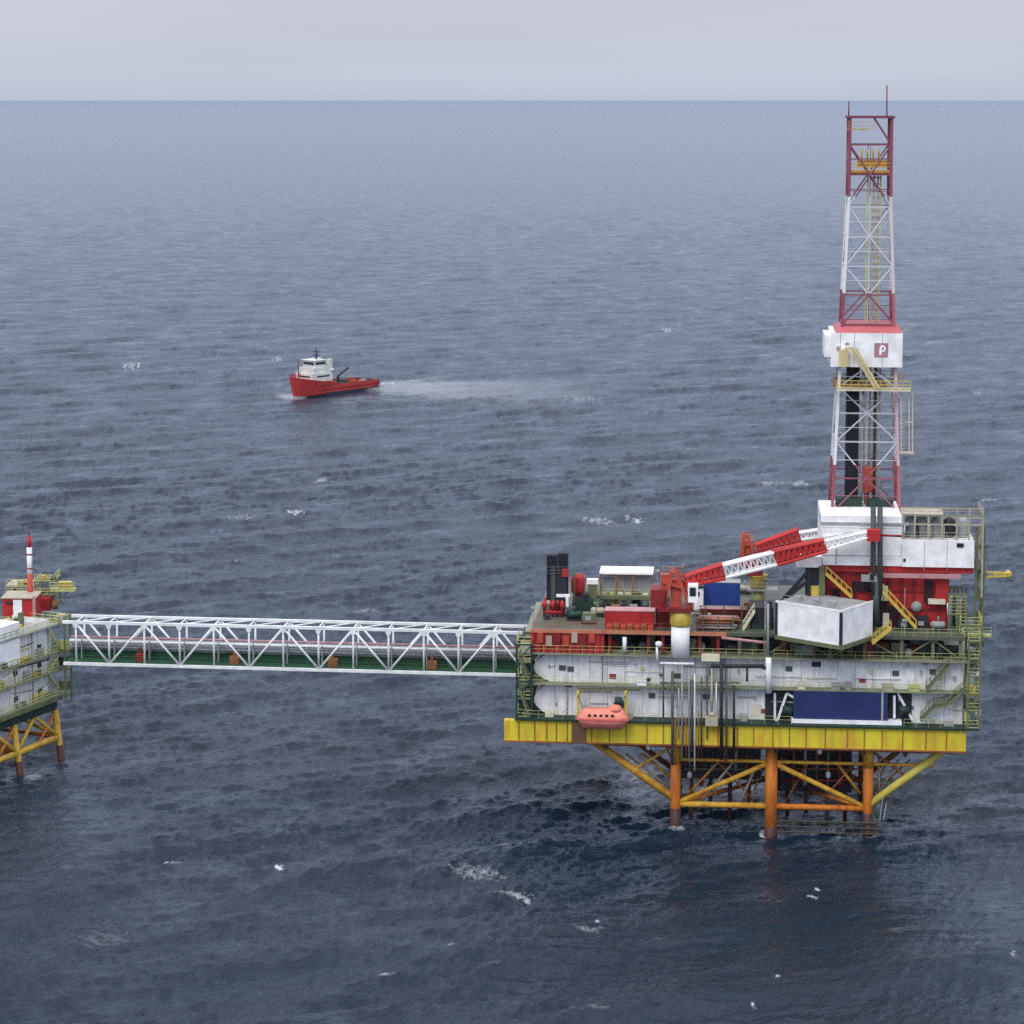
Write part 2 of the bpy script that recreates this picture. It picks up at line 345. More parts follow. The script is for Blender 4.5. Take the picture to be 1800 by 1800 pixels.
# thin sea air: one even pale volume round everything
hz = link_mesh('haze', *(lambda m_: (m_.V, m_.F))(MB().box(-2.0e5, 2.0e5, -2.0e5, 2.0e5, -4, 107)), None); hz['kind'] = 'stuff'
hm = bpy.data.materials.new('haze_air'); hm.use_nodes = True; ht = hm.node_tree; ht.nodes.clear()
ho = ht.nodes.new('ShaderNodeOutputMaterial'); hv_ = ht.nodes.new('ShaderNodeVolumePrincipled'); hv_.inputs['Color'].default_value = (.50, .60, .76, 1); hv_.inputs['Density'].default_value = 1.8e-5
ht.links.new(hv_.outputs[0], ho.inputs['Volume']); hz.data.materials.append(hm)
# ------------------------------------------------------------------ main platform
pl = Thing("offshore_platform", "large production platform on orange jacket legs with white walls and a yellow box girder", "platform", M, (U(1355), 15, 0))
uL, uR = U(886), U(1700)
hL, hR = U(938, 1200, 2), U(1692, 1240, 2)          # ends of the white walls
# girder
girder = pl.part("box_girder", MB().box(U(906), uR, 0, DEPTH, zg0, zg1).box(uL, U(906) - .002, 0, 1.2, zg0, zg1), YEL)
st = MB()
for px in (912, 940, 961, 978, 997): 
    u = U(px, 1290); st.box(u - .07, u + .07, -.12, -.003, zg0 + .1, zg1 - .1)
k = U(1040)
while k < uR - 1:
    st.box(k - .06, k + .06, -.12, -.003, zg0 + .1, zg1 - .1); k += random.uniform(2.2, 3.2)
pl.part("stiffener", st, RUST, girder)
fl = MB().box(U(906) + .002, uR + .1, -.22, DEPTH + .2, zg0 - .18, zg0 - .004).box(uL - .1, U(906), -.22, 1.3, zg0 - .18, zg0 - .004); pl.part("bottom_flange", fl, RUST, girder)
pl.part("girder_hanger", MB().box(U(1005,1290), U(1030,1290), -.35, -.13, zg0 - .1, zg1 + .05), paint("hanger", (.16,.09,.05), (.07,.04,.03), .6), girder)
# cellar deck, mid deck, top deck, upper deck
def deck(z, px0, px1, v0, mat=OLIVED, t=.24, v1=DEPTH + .5):
    return pl.part("deck", MB().box(U(px0), U(px1), v0, v1, z - t, z), mat)
deck(zg1 + .42, 905, 1722, -.5, GREEND)
GRATE = paint('grating_olive', (.25, .27, .17), (.12, .12, .08), .6, scale=1.0)
deck(zmid, 905, 1722, .45, GRATE, .18)
deck(ztop, 908, 1722, .45, GRATE, .2)
deck(zroof, 934, 1695, .8, DECKM, .45)
# white walls with a chamfered left end
def wall(z0, z1, mat=WHITE):
    n_ = 14
    segs = [(hL, 2.0)]
    mb = MB()
    h = z1 - z0; c = .9
    # rounded left end: outline in (u,z)
    pts = [(hR, z0), (hR, z1), (hL + 2.3, z1), (hL + 1.3, z1 - .45), (hL + .45, z1 - h * .28), (hL + .05, z1 - h * .45), (hL + .05, z1 - h * .6), (hL + .5, z0 + h * .25), (hL + 1.3, z0 + .4), (hL + 2.3, z0)]
    mb.prism(pts, 2.0, DEPTH - 2)
    return pl.part("wall", mb, mat)
w1 = wall(zg1 + .43, zmid - .33); w2 = wall(zmid + .01, ztop - .33)
# cladding joints, doors, signs and small vents on the walls
for (wv, z0, z1) in ((w1, zg1 + .5, zmid - .4), (w2, zmid + .08, ztop - .4)):
    mb = MB(); u = hL + 3
    while u < hR - 1:
        mb.box(u - .03, u + .03, 1.965, 1.998, z0, z1); u += 2.45
    pl.part("cladding_joint", mb, GREY, wv)
def sign(px, py, wpx, hpx, mat, name, w_, v=1.93, th=.06, label=None):
    a = P(px - wpx / 2, py - hpx / 2, v); b = P(px + wpx / 2, py + hpx / 2, v)
    return pl.part(name, MB().box(a.x, b.x, v, v + th, b.z, a.z), mat, w_, label=label)
REDS = flat("sign_red", (.28, .05, .045))
sign(1077, 1189, 12, 9, REDS, "sign_board", w2); sign(1516, 1196, 11, 9, REDS, "sign_board", w2)
sign(1341, 1250, 7, 8, REDS, "sign_board", w1)
sign(1139, 1195, 8, 7, DARK, "vent", w2); sign(1435, 1168, 16, 9, DARK, "vent", w2); sign(1000, 1206, 10, 4, DARK, "vent", w1)
sign(978, 1238, 4, 6, GREY, "vent", w1); sign(990, 1172, 5, 5, GREY, "vent", w2); sign(966, 1172, 4, 5, GREY, "vent", w2); sign(1626, 1167, 12, 4, GREY, "vent", w2)
sign(1330, 1248, 16, 20, CREAM, "door", w1); sign(1311, 1226, 30, 4, GREY, "cable_tray", w1)
sign(1090, 1168, 60, 3, GREY, "cable_tray", w2); sign(1070, 1212, 110, 6, OLIVE, "cable_tray", w1)
for px in (1150, 1640, 1668): sign(px, 1245 if px < 1300 else 1252, 13, 24, WHITE3, "door", w1)
for px in (1110, 1390, 1600): sign(px, 1178 if px < 1300 else 1186, 13, 22, WHITE3, "door", w2)
# dark sheet on the wall, coloured as shade inside the bays; navy panel
bay = MB()
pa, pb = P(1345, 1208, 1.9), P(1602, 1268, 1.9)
bayo = pl.part("bay_shade_sheet", MB().box(pa.x, pb.x, 1.86, 1.985, zg1 + .5, zmid - .34), DARK, w1)
a, b = P(1395, 1214, .5), P(1560, 1267, .5)
pl.part("louvre_panel", MB().box(a.x, b.x, .5, 1.85, b.z, a.z), BLUE)
pl.part("panel_sill", MB().box(a.x - .3, P(1585, 1267, .5).x, .2, 1.8, b.z - .55, b.z - .01), WHITE2)
pl.part("panel_edge_post", MB().box(P(1549,1240,.4).x, P(1553,1240,.4).x, .35, .497, b.z, a.z), GREY)
for p0, p1 in (((1367, 1265), (1383, 1218)), ((1362, 1218), (1362, 1265)), ((1578, 1218), (1604, 1266)), ((1383, 1218), (1396, 1226)), ((1362, 1265), (1368, 1265)), ((1572, 1222), (1572, 1262))):
    pl.part("bay_brace", MB().beam(P(*p0, 1.2), P(*p1, 1.2), .32, .32), WHITE3)
for px in (1385, 1590):                       # pumps inside the bays
    c_ = P(px, 1248, 1.3); pl.part("pump", MB().lathe((c_.x - .8, 1.2, c_.z), [(.2, 0), (.7, .1), (.7, 1.3), (.3, 1.5)], 12, 'x'), GREEND, smooth=True)
# railings
def rail_part(z, px0, px1, v=-.2, h=1.1, mat=OLIVE):
    pl.part("railing", MB().rail([(U(px0), v, z), (U(px1), v, z)], h, 1.8, .03, False), mat)
rail_part(zg1 + .42, 925, 1012); rail_part(zg1 + .42, 1110, 1392); rail_part(zg1 + .42, 1590, 1720)
rail_part(zmid, 908, 1720, .5); rail_part(ztop, 910, 1345, .5); rail_part(ztop, 1360, 1720, .5)
rail_part(zroof, 936, 1180, .9, mat=REDO); rail_part(zroof, 1215, 1276, .9, mat=REDO); rail_part(zroof, 1540, 1694, .9)
# orange-red fascia of the upper deck and the red module below it
pl.part("fascia", MB().box(U(934), U(1276), .62, .79, zroof - .42, zroof + .12), paint("fascia_red", (.50, .20, .11), (.3, .06, .04), .6))
rw = pl.part("red_module_wall", MB().box(U(932, 1120, .9), U(1062, 1120, .9), .9, 14, ztop + .01, zroof - .46), RED)
mb = MB()
for i in range(11):
    u = U(940 + i * 11.5, 1120, .9); mb.box(u - .08, u + .08, .8, .897, ztop + .05, zroof - .5)
pl.part("wall_rib", mb, REDD, rw)
for i in range(7):
    a = P(950 + i * 15, 1118 + (i % 2) * 6, .7); pl.part("cabinet", MB().box(a.x - .4, a.x + .4, .5, .79, a.z - .9, a.z + .5), (REDO, TAN, REDD)[i % 3], rw)
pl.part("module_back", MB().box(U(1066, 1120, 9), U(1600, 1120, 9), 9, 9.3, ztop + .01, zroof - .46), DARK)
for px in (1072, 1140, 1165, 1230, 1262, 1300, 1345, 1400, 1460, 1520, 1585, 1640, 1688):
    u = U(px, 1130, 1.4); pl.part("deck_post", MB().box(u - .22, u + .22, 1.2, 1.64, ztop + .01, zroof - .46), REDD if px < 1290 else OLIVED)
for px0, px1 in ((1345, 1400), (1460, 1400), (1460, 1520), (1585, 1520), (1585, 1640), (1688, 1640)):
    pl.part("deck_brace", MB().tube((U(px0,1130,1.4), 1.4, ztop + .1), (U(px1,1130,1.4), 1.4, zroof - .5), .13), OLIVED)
# machinery half hidden beneath the upper deck
pal = [REDD, GREEND, DARK, GREYP, OLIVED, REDD, DARK, RUST, TAN, GREY]
random.seed(21)
for i in range(34):
    u = U(1075 + i * 18.0 + random.uniform(-6, 6), 1135, 3); wv = random.uniform(.5, 1.5); hh = random.uniform(.8, 2.6); v = random.uniform(2.2, 6)
    m_ = pal[i % len(pal)]
    if i % 3 == 0: mb = MB().lathe((u - wv, v, ztop + .8), [(.1, 0), (.6, .1), (.6, 2 * wv - .1), (.1, 2 * wv)], 12, 'x'); mb.box(u - wv + .2, u + wv - .2, v - .4, v + .4, ztop + .01, ztop + .4)
    elif i % 3 == 1: mb = MB().box(u - wv, u + wv, v, v + 1.5, ztop + .01, ztop + hh).tube((u, v - .1, ztop + hh * .3), (u + wv * 1.5, v - .1, ztop + hh * .9), .1, 6)
    else: mb = MB().lathe((u, v, ztop + .01), [(.55, 0), (.6, .4), (.6, hh), (.3, hh + .3)], 12)
    pl.part("machinery", mb, m_, smooth=(i % 3 != 1))
# white and pink pipes on the front
pl.bar("white_riser", P(1351, 1156, -.5), P(1351, 1218, -.5), .42, WHITE3)
pl.bar("grey_riser", P(1350, 1062, -.4), P(1350, 1157, -.4), .17, GREY)
pl.bar("vent_pipe", P(1155, 1137, -.4), P(1155, 1163, -.4), .17, WHITE3)
pl.part("vent_cowl", MB().lathe(P(1158, 1134, -.4), [(.15, -.3), (.5, 0), (.45, .4), (.1, .55)], 12), WHITE3, smooth=True)
pl.bar("white_post", P(1098, 1120, .6), P(1098, 1145, .6), .3, WHITE3)
pl.bar("pink_pipe", P(1268, 1121, -.1), P(1348, 1130, -.1), .2, PINK)
pl.part("header_pipe", MB().tube(P(1250, 1171, -.6), P(1343, 1171, -.6), .28).tube(P(1250, 1171, -.6), P(1250, 1187, -.6), .28).tube(P(1343, 1171, -.6), P(1343, 1176, -.6), .28), DARK, smooth=True)
pl.bar("white_header", P(1160, 1166, -.5), P(1220, 1167, -.5), .18, WHITE3)
pl.part("cable_box", MB().box(P(1233,1150,-.5).x, P(1265,1160,-.5).x, -.6, .4, P(1233,1162,-.5).z, P(1233,1151,-.5).z), CREAM)
# caissons and risers hung in front of the walls
random.seed(4)
for px, y0, y1, r, m_, v in ((1166,1167,1262,.13,GREYP,-.7),(1182,1180,1345,.20,GREYP,-.7),(1193,1210,1300,.10,GREY,-.8),(1199,1168,1335,.12,GREY,-.5),(1211,1175,1340,.10,GREY,-.6),(1216,1195,1322,.20,GREYP,-.9),
                           (1221,1185,1355,.10,WHITE3,-.6),(1233,1190,1325,.12,GREYP,-.7),(1243,1168,1300,.10,GREYP,-.5),(1251,1175,1268,.16,TAN,-.9),(1259,1200,1262,.10,WHITE3,-.6),(1268,1160,1335,.24,DARK,-.8),(1277,1172,1338,.14,GREYP,-.6),
                           (1290,1205,1325,.19,DARK,-.8),(1313,1175,1198,.14,DARK,-.6),(1228,1250,1332,.07,RUST,-.5),(1187,1262,1345,.12,RUST,-.5),(1206,1262,1345,.07,RUST,-.5)):
    pl.bar("riser", P(px, y0, v), P(px, y1, v), r, m_)
for y in (1200, 1210): pl.bar("pipe_support", P(1160, y, -.35), P(1300, y, -.35), .14, OLIVED)
pl.part("valve_skid", MB().box(P(1240,1270,-.8).x, P(1262,1270,-.8).x, -1.2, -.3, P(1240,1275,-.8).z, P(1240,1258,-.8).z).lathe((P(1251,1262,-.8).x, -.8, P(1251,1262,-.8).z+.3), [(.2,0),(.5,.2),(.2,.7)]), TAN)
# stairs
def stair_mb(p, q, wd=1.0, rail_h=1.0, th=.22):
    p = Vector(p); q = Vector(q); mb = MB(); d = q - p
    for o_ in (-wd / 2, wd / 2):
        off = Vector((0, o_, 0)); mb.beam(p + off, q + off, .1, .34)
        mb.tube(p + off + Vector((0, 0, rail_h)), q + off + Vector((0, 0, rail_h)), .05, 5)
        for i in range(6): a = p.lerp(q, i / 5) + off; mb.tube(a, a + Vector((0, 0, rail_h)), .04, 5)
    n_ = max(3, int(abs(d.z) / .24))
    for i in range(n_): a = p.lerp(q, (i + .5) / n_); mb.box(a.x - .16, a.x + .16, a.y - wd / 2, a.y + wd / 2, a.z - .03, a.z + .03)
    return mb
for p0, p1, m_, v in (((1628,1212),(1668,1170),OLIVED,.7),((1618,1266),(1642,1241),OLIVED,.7),((1642,1241),(1662,1240),OLIVED,.7),((1662,1241),(1694,1212),OLIVED,.7),
                      ((930,1256),(914,1212),OLIVED,.5),((930,1194),(914,1155),OLIVED,.5)):
    pl.part("stairway", stair_mb(P(*p0, v), P(*p1, v)), m_)
# left end: bridge landing scaffold and stair tower
def scaffold(px0, px1, z0, z1, v0, v1, mats, levels=3, name="scaffold"):
    mb = MB(); mr = MB(); u0, u1 = U(px0), U(px1)
    for u in (u0, u1):
        for v in (v0, v1): mb.box(u - .12, u + .12, v - .12, v + .12, z0, z1)
    for i in range(levels + 1):
        z = z0 + (z1 - z0) * i / levels
        for v in (v0, v1): mb.beam((u0, v, z), (u1, v, z), .16, .2)
        for u in (u0, u1): mb.beam((u, v0, z), (u, v1, z), .16, .2)
        if i < levels:
            z2 = z0 + (z1 - z0) * (i + 1) / levels; mb.tube((u0, v0, z), (u1, v0, z2), .08, 5)
        mr.rail([(u0, v1, z), (u0, v0, z), (u1, v0, z), (u1, v1, z)], 1.1, 1.2, .05)
    pl.part(name, mb, mats[0]); pl.part("railing", mr, mats[1])
scaffold(908, 934, zg1 + .43, ztop + 1.2, .2, 4, (GREEND, OLIVE), 4)
scaffold(910, 936, zg1 + .43, ztop + .2, 8, 12, (GREEND, OLIVED), 4)
scaffold(1702, 1722, zg1 + .43, ztop + 3, -.2, 4, (OLIVED, OLIVE), 5)
scaffold(1690, 1727, zroof, zroof + 1.5, 2, 8, (OLIVED, OLIVE), 1)
for (px, py, wp, hp, m_) in ((924,1240,24,22,GREEND),(918,1225,10,16,GREEND),(928,1180,18,26,GREEND),(916,1205,14,8,OLIVED),(922,1160,12,8,TAN),(1712,1240,16,18,OLIVED),(1708,1215,14,16,STAIR),(1712,1170,12,18,GREYP),(1716,1130,26,12,GREYP),(1705,1150,14,10,GREEND),(1719,1185,6,6,WHITE3),(1719,1252,9,9,WHITE3),(1718,1238,8,10,DARK),(1700,1260,10,14,OLIVE)):
    a = P(px - wp / 2, py - hp / 2, 1); b = P(px + wp / 2, py + hp / 2, 1)
    pl.part("equipment_box", MB().box(a.x, b.x, .6, 2.2, b.z, a.z).box(a.x + .1, b.x - .1, .5, .597, b.z + .1, (a.z + b.z) / 2), m_)
a = P(1742, 1116, 3); b = P(1690, 1118, 3)
pl.part("walkway_arm", MB().box(b.x, a.x, 2.6, 4, a.z - .2, a.z).rail([(b.x, 2.7, a.z), (a.x, 2.7, a.z)], 1.1, 1.2), OLIVE)
# lifeboat
def lifeboat():
    a = P(1014, 1262, -1.6); b = P(1108, 1262, -1.6); c = P(1060, 1262, -1.6); zb = P(1060, 1280, -1.6).z; zt = P(1060, 1240, -1.6).z
    t = Thing("lifeboat", "orange enclosed lifeboat hanging in front of the yellow girder", "lifeboat", M, (c.x, -1.6, zb))
    Lh = (b.x - a.x) / 2; H = zt - zb
    def hull(z0f, z1f, wtop, wbot, inset):
        mb = MB(); ns, rows = 18, 6
        for j in range(rows + 1):
            f = j / rows; z = zb + H * (z0f + (z1f - z0f) * f)
            for i in range(ns * 2):
                th = math.pi * i / ns; prof = wbot + (wtop - wbot) * math.sin(f * math.pi / 2) if wtop > wbot else wbot + (wtop - wbot) * (1 - math.cos(f * math.pi / 2))
                uu = math.copysign(abs(math.cos(th)) ** .7, math.cos(th)) * (Lh - inset * (1 - f if wtop > wbot else f)); vv = math.copysign(abs(math.sin(th)) ** .75, math.sin(th)) * prof
                mb.V.append((c.x + uu, -1.6 + vv, z))
        n2_ = ns * 2
        for j in range(rows):
            for i in range(n2_): mb.F.append((j*n2_+i, j*n2_+(i+1)%n2_, (j+1)*n2_+(i+1)%n2_, (j+1)*n2_+i))
        mb.F.append(tuple(reversed(range(n2_)))); mb.F.append(tuple(rows*n2_ + i for i in range(n2_)))
        return mb
    t.part("hull", hull(0, .42, 1.45, .5, 1.0), ORBOAT, smooth=True)
    t.part("canopy", hull(.46, .86, .75, 1.4, 1.0), ORBOAT, smooth=True)
    t.part("rubbing_strake", hull(.42, .46, 1.56, 1.54, -.08), flat("strake", (.6, .12, .12)))
    cp = MB().lathe((b.x - 2.1, -1.6, zb + H * .8), [(1.0, 0), (.95, .3), (.7, .65), (.2, .75)], 12); t.part("helm_dome", cp, ORBOAT, smooth=True)
    for i in range(5): t.part("window", MB().box(a.x + 1.6 + i * .8, a.x + 2.0 + i * .8, -2.93, -2.80, zb + H * .60, zb + H * .70), GLASS)
    d = Thing("lifeboat_davit", "yellow steel davit arms carrying the orange lifeboat", "davit", M, (c.x, .2, zg1 + .42))
    for px in (1016, 1100):
        u = U(px, 1240, -.5); z1 = P(px, 1218, -.5).z
        d.part("davit_arm", MB().beam((u, .3, zg1 + .43), (u, .3, z1), .3, .4).beam((u, .3, z1), (u, -1.7, z1 + .1), .3, .35), STAIR)
        d.bar("fall_wire", (u + (.8 if px < 1050 else -.8), -1.6, zb + H * .85), (u, -1.6, z1), .05, DARK)
    d.part("winch", MB().lathe((U(1080, 1230), .4, zg1 + 3.0), [(.3, 0), (.6, .05), (.6, 1.0), (.3, 1.1)], 12, 'x').box(U(1078,1230), U(1095,1230), .1, 1.4, zg1 + .43, zg1 + 2.5), GREEND)
lifeboat()
# jacket
def jacket_m():
    vf, vb = 3.0, 17.0; zb_ = -3.0; zt_ = zg0 - .19
    J = {}
    for i, (px, r, m_) in enumerate(((1187, .72, RUST), (1355, .86, ORG), (1525, .70, ORG))):
        u = U(px, 1440, 3)
        for v in (vf, vb):
            J[(i, v)] = u
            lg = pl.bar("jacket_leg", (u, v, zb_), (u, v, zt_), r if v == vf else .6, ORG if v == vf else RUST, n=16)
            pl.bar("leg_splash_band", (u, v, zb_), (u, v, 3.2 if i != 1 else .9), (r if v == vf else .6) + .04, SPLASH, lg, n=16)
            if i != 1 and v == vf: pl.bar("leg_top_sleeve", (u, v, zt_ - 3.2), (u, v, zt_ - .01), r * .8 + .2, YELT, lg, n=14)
    zh = P(1280, 1415, 3).z; zu = P(1280, 1337, 3).z
    u0, u1, u2 = (J[(i, vf)] for i in range(3))
    for v in (vf, vb):
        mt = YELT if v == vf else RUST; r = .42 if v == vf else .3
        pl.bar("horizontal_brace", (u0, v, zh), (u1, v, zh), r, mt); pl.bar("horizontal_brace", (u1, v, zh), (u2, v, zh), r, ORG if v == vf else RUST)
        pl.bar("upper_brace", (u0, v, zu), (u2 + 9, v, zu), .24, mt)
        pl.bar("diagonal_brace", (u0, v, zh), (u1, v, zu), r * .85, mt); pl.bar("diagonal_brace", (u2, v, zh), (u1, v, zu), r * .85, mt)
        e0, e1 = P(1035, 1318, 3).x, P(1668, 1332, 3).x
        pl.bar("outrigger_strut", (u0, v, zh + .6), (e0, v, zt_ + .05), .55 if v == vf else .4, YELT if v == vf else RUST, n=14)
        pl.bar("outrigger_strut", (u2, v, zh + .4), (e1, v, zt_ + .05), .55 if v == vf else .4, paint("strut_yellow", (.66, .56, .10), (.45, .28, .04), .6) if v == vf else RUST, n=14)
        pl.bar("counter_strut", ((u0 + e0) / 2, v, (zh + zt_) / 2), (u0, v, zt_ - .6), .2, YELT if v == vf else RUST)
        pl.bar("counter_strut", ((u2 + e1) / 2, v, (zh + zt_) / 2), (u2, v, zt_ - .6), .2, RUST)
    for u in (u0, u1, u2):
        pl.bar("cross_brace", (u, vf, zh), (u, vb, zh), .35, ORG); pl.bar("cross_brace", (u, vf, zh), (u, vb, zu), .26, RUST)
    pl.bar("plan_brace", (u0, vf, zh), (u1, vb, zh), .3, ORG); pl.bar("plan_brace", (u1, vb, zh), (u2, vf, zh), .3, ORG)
    # lighter inner framing and conductors
    random.seed(9)
    for i in range(9):
        u = U(1215 + i * 34, 1400, 10); v = random.uniform(8, 15)
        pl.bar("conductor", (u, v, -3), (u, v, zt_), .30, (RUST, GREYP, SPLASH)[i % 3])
    for i in range(8):
        u = U(1200 + i * 42, 1380, 9); v = 9
        pl.bar("inner_strut", (u, v, zh + .5), (u + random.choice((-3.4, 3.4)), v, zt_), .15, (TAN, GREYP, RUST)[i % 3])
    # underdeck beams and pipes
    for i in range(10):
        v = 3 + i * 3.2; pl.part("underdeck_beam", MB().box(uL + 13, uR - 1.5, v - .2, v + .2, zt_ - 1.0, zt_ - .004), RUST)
    for i in range(8):
        px = 1065 + i * 75; u = U(px, 1330, 3.6); pl.part("hanging_valve", MB().lathe((u, 2.2, zt_ - 1.4), [(.1, 0), (.35, .3), (.35, .8), (.1, 1.39)], 10), (GREYP, WHITE3, RUST, GREYP)[i % 4], smooth=True)
    # hanging lower deck full of dark wellhead gear
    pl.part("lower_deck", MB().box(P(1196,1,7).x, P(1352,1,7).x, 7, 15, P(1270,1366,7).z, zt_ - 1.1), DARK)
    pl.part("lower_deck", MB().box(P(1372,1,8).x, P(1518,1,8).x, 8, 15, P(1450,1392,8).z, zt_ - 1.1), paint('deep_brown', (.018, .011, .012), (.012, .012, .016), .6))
    for i in range(16):
        px = 1202 + i * 21
        if abs(px - 1360) < 12: continue
        u = P(px, 1, 6.6).x; m2_ = (RUST, OLIVED, REDD, GREYP, RUST, TAN)[i % 6]
        pl.bar("wellhead_pipe", (u, 6.6, P(px, 1362 + (px > 1360) * 26, 6.6).z + .3 * (i % 3)), (u, 6.6, zt_ - .4), .10 + .05 * (i % 3), m2_)
        pl.part("wellhead_valve", MB().lathe((u, 6.5, P(px, 1350 + 13 * (i % 3), 6.5).z), [(.1, -.5), (.35, -.2), (.35, .3), (.1, .6)], 10), (GREYP, WHITE3, REDD, OLIVED)[i % 4], smooth=True)
    for y_ in (1352, 1372): pl.bar("wellhead_header", P(1375, y_, 6.4), P(1515, y_, 6.4), .12, (RUST, REDD)[y_ > 1360])
    pl.bar("wellhead_header", P(1200, 1352, 6.4), P(1348, 1352, 6.4), .12, OLIVED)
    # slanting members in front of the dark middle
    for i, (x0, y0, x1, y1, m2_) in enumerate(((1205,1400,1262,1340,YELT),(1262,1340,1330,1412,RUST),(1330,1345,1300,1412,TAN),(1380,1412,1420,1340,RUST),(1420,1345,1372,1335,ORG),(1470,1340,1512,1395,YELT),(1440,1412,1500,1345,RUST),(1230,1412,1290,1338,TAN),(1545,1330,1545,1400,TAN),(1560,1335,1535,1395,RUST),(1100,1325,1178,1385,TAN),(1130,1325,1178,1365,YELT),(1600,1335,1540,1390,RUST),(1580,1335,1550,1385,TAN))):
        pl.bar("inner_diagonal", P(x0, y0, 5), P(x1, y1, 5), .13 + .04 * (i % 3), m2_)
    # boat landing beside the right leg
    b = MB(); ua, ub = P(1366, 1436, 3).x, P(1552, 1436, 3).x
    za, zb2 = .35, 1.9
    for z in (za, (za + zb2) / 2, zb2): b.tube((ua, 2.2, z), (ub, 2.2, z), .13, 6)
    k_ = ua
    while k_ < ub: b.tube((k_, 2.2, za), (k_, 2.2, zb2), .06, 6); b.box(k_ - .4, k_ + .4, 2.2, 3.4, zb2 - .3, zb2 - .2); k_ += 1.5
    pl.part("boat_landing", b, paint('landing_brown', (.06, .055, .035), (.03, .03, .03), .5))
    c_ = P(1545, 1420, 2.5); pl.part("fender", MB().lathe((c_.x, 2.4, c_.z - 1.4), [(.3, 0), (.55, .3), (.55, 1.8), (.3, 2.1)], 12), GREYP, smooth=True)
    pl.part("ladder", MB().tube((c_.x + .1, 1.8, c_.z - 1.5), (c_.x + .5, 1.8, c_.z + 2), .08, 5).tube((c_.x + .6, 1.8, c_.z - 1.5), (c_.x + 1.0, 1.8, c_.z + 1), .08, 5), GREY)
jacket_m()

# ------------------------------------------------------------------ accommodation block, skewed and overhanging the front
zq = zroof + .06
cN, cL, cR = G(1478, 1135, zq), G(1363, 1116, zq), G(1531, 1110, zq)
e1 = (cL - cN); l1 = e1.length; e1.normalize(); e2 = Vector((-e1.y, e1.x, 0))
if e2.dot(cR - cN) < 0: e2 = -e2
l2 = (cR - cN).dot(e2) * .82; hq = P(1478, 1077, cN.y).z - zq
l2s = (cR - cN).length
def qb(mb, a0, a1, b0, b1, z0, z1):
    pt = lambda a, b_, z: tuple(cN + e1 * a + e2 * b_ + Vector((0, 0, z - cN.z)))
    c4 = [pt(a0,b0,z0), pt(a0,b1,z0), pt(a1,b1,z0), pt(a1,b0,z0), pt(a0,b0,z1), pt(a0,b1,z1), pt(a1,b1,z1), pt(a1,b0,z1)]
    return mb.hexa(c4)
lq = Thing("accommodation_block", "plain white box-shaped block set askew and overhanging the platform's front edge", "cabin block", M, tuple(cN))
wq = lq.part("wall", qb(MB(), 0, l1, 0, l2, zq, zq + hq), WHITE2)
lq.part("roof", qb(MB(), .15, l1 - .15, .15, l2 - .15, zq + hq + .003, zq + hq + .12), GREY)
mbp = MB(); qb(mbp, -.03, l1 + .03, -.03, .14, zq + hq + .003, zq + hq + .3); qb(mbp, -.03, .14, .143, l2, zq + hq + .003, zq + hq + .3)
lq.part("parapet", mbp, WHITE2)
lq.part("corner_post", qb(MB(), -.12, .22, -.12, .22, zq - .1, zq + hq + .02), DARK)
lq.part("end_panel", qb(MB(), l1 - .35, l1 + .05, -.06, -.003, zq, zq + hq), DARK)
lq.part("support_beam", qb(MB(), -.3, l1, -.2, l2, zq - .55, zq - .003), OLIVED)
rl = MB()
for i in range(8):
    f = i / 7; qb(rl, .5 + f * (l1 - 1), .56 + f * (l1 - 1), .5, .56, zq + hq + .12, zq + hq + 1.1)
qb(rl, .5, l1 - .5, .5, .56, zq + hq + 1.05, zq + hq + 1.1); qb(rl, .5, l1 - .5, .5, .56, zq + hq + .6, zq + hq + .65)
lq.part("roof_railing", rl, GREY)
for f in (.2, .45, .72): lq.part("roof_vent", qb(MB(), l1 * f, l1 * f + 1.0, 1.5, 2.5, zq + hq + .12, zq + hq + .9), GREY)

# ------------------------------------------------------------------ drilling module: red substructure and white enclosure
vd = 7.0
dm = Thing("drilling_module", "white walled drilling house on a red steel substructure beneath the derrick", "drilling module", M, (U(1560, 1090, vd), vd + 6, zroof))
def px_box(t, name, x0, y0, x1, y1, v, dv, mat, parent=None, label=None):
    a = P(x0, y0, v); b = P(x1, y0, v); c = P(x0, y1, v)
    return t.part(name, MB().box(a.x, b.x, v, v + dv, c.z, a.z), mat, parent, label=label)
zs1 = P(1450, 1003, vd).z
sub = dm.part("substructure", MB().box(U(1450,1050,vd), U(1668,1050,vd), vd, vd + 13, zroof + .01, zs1), RED)
mb = MB()
for px in (1452, 1478, 1506, 1562, 1584, 1606, 1628, 1650, 1664): u = U(px, 1050, vd); mb.box(u - .12, u + .12, vd - .3, vd - .003, zroof + .05, zs1)
for f in (.33, .66): mb.box(U(1450,1050,vd), U(1668,1050,vd), vd - .22, vd - .006, zroof + (zs1 - zroof) * f - .1, zroof + (zs1 - zroof) * f + .1)
dm.part("wall_rib", mb, REDD, sub)
for x0, y0, x1, y1 in ((1498,1022,1530,1040),(1555,1065,1582,1098),(1625,1020,1640,1060),(1532,1045,1556,1100),(1462,1035,1475,1055)):
    px_box(dm, "opening_shade", x0, y0, x1, y1, vd - .34, .3, paint("opening_shade_paint", (.035, .012, .02), (.02, .01, .01), .5), sub)  # dark boxes on the red face, coloured as the shade within openings
dm.part("red_beam", MB().box(U(1446,1000,6.2), U(1712,1000,6.2), 6.2, 20, P(1446, 1004, 6.2).z, P(1446, 993, 6.2).z), RED)
zw1 = P(1446, 993, 6).z + .01
px0b = MB().box(U(1443,950,6), U(1585,950,6), 6, 19, zw1, P(1443, 906, 6).z)
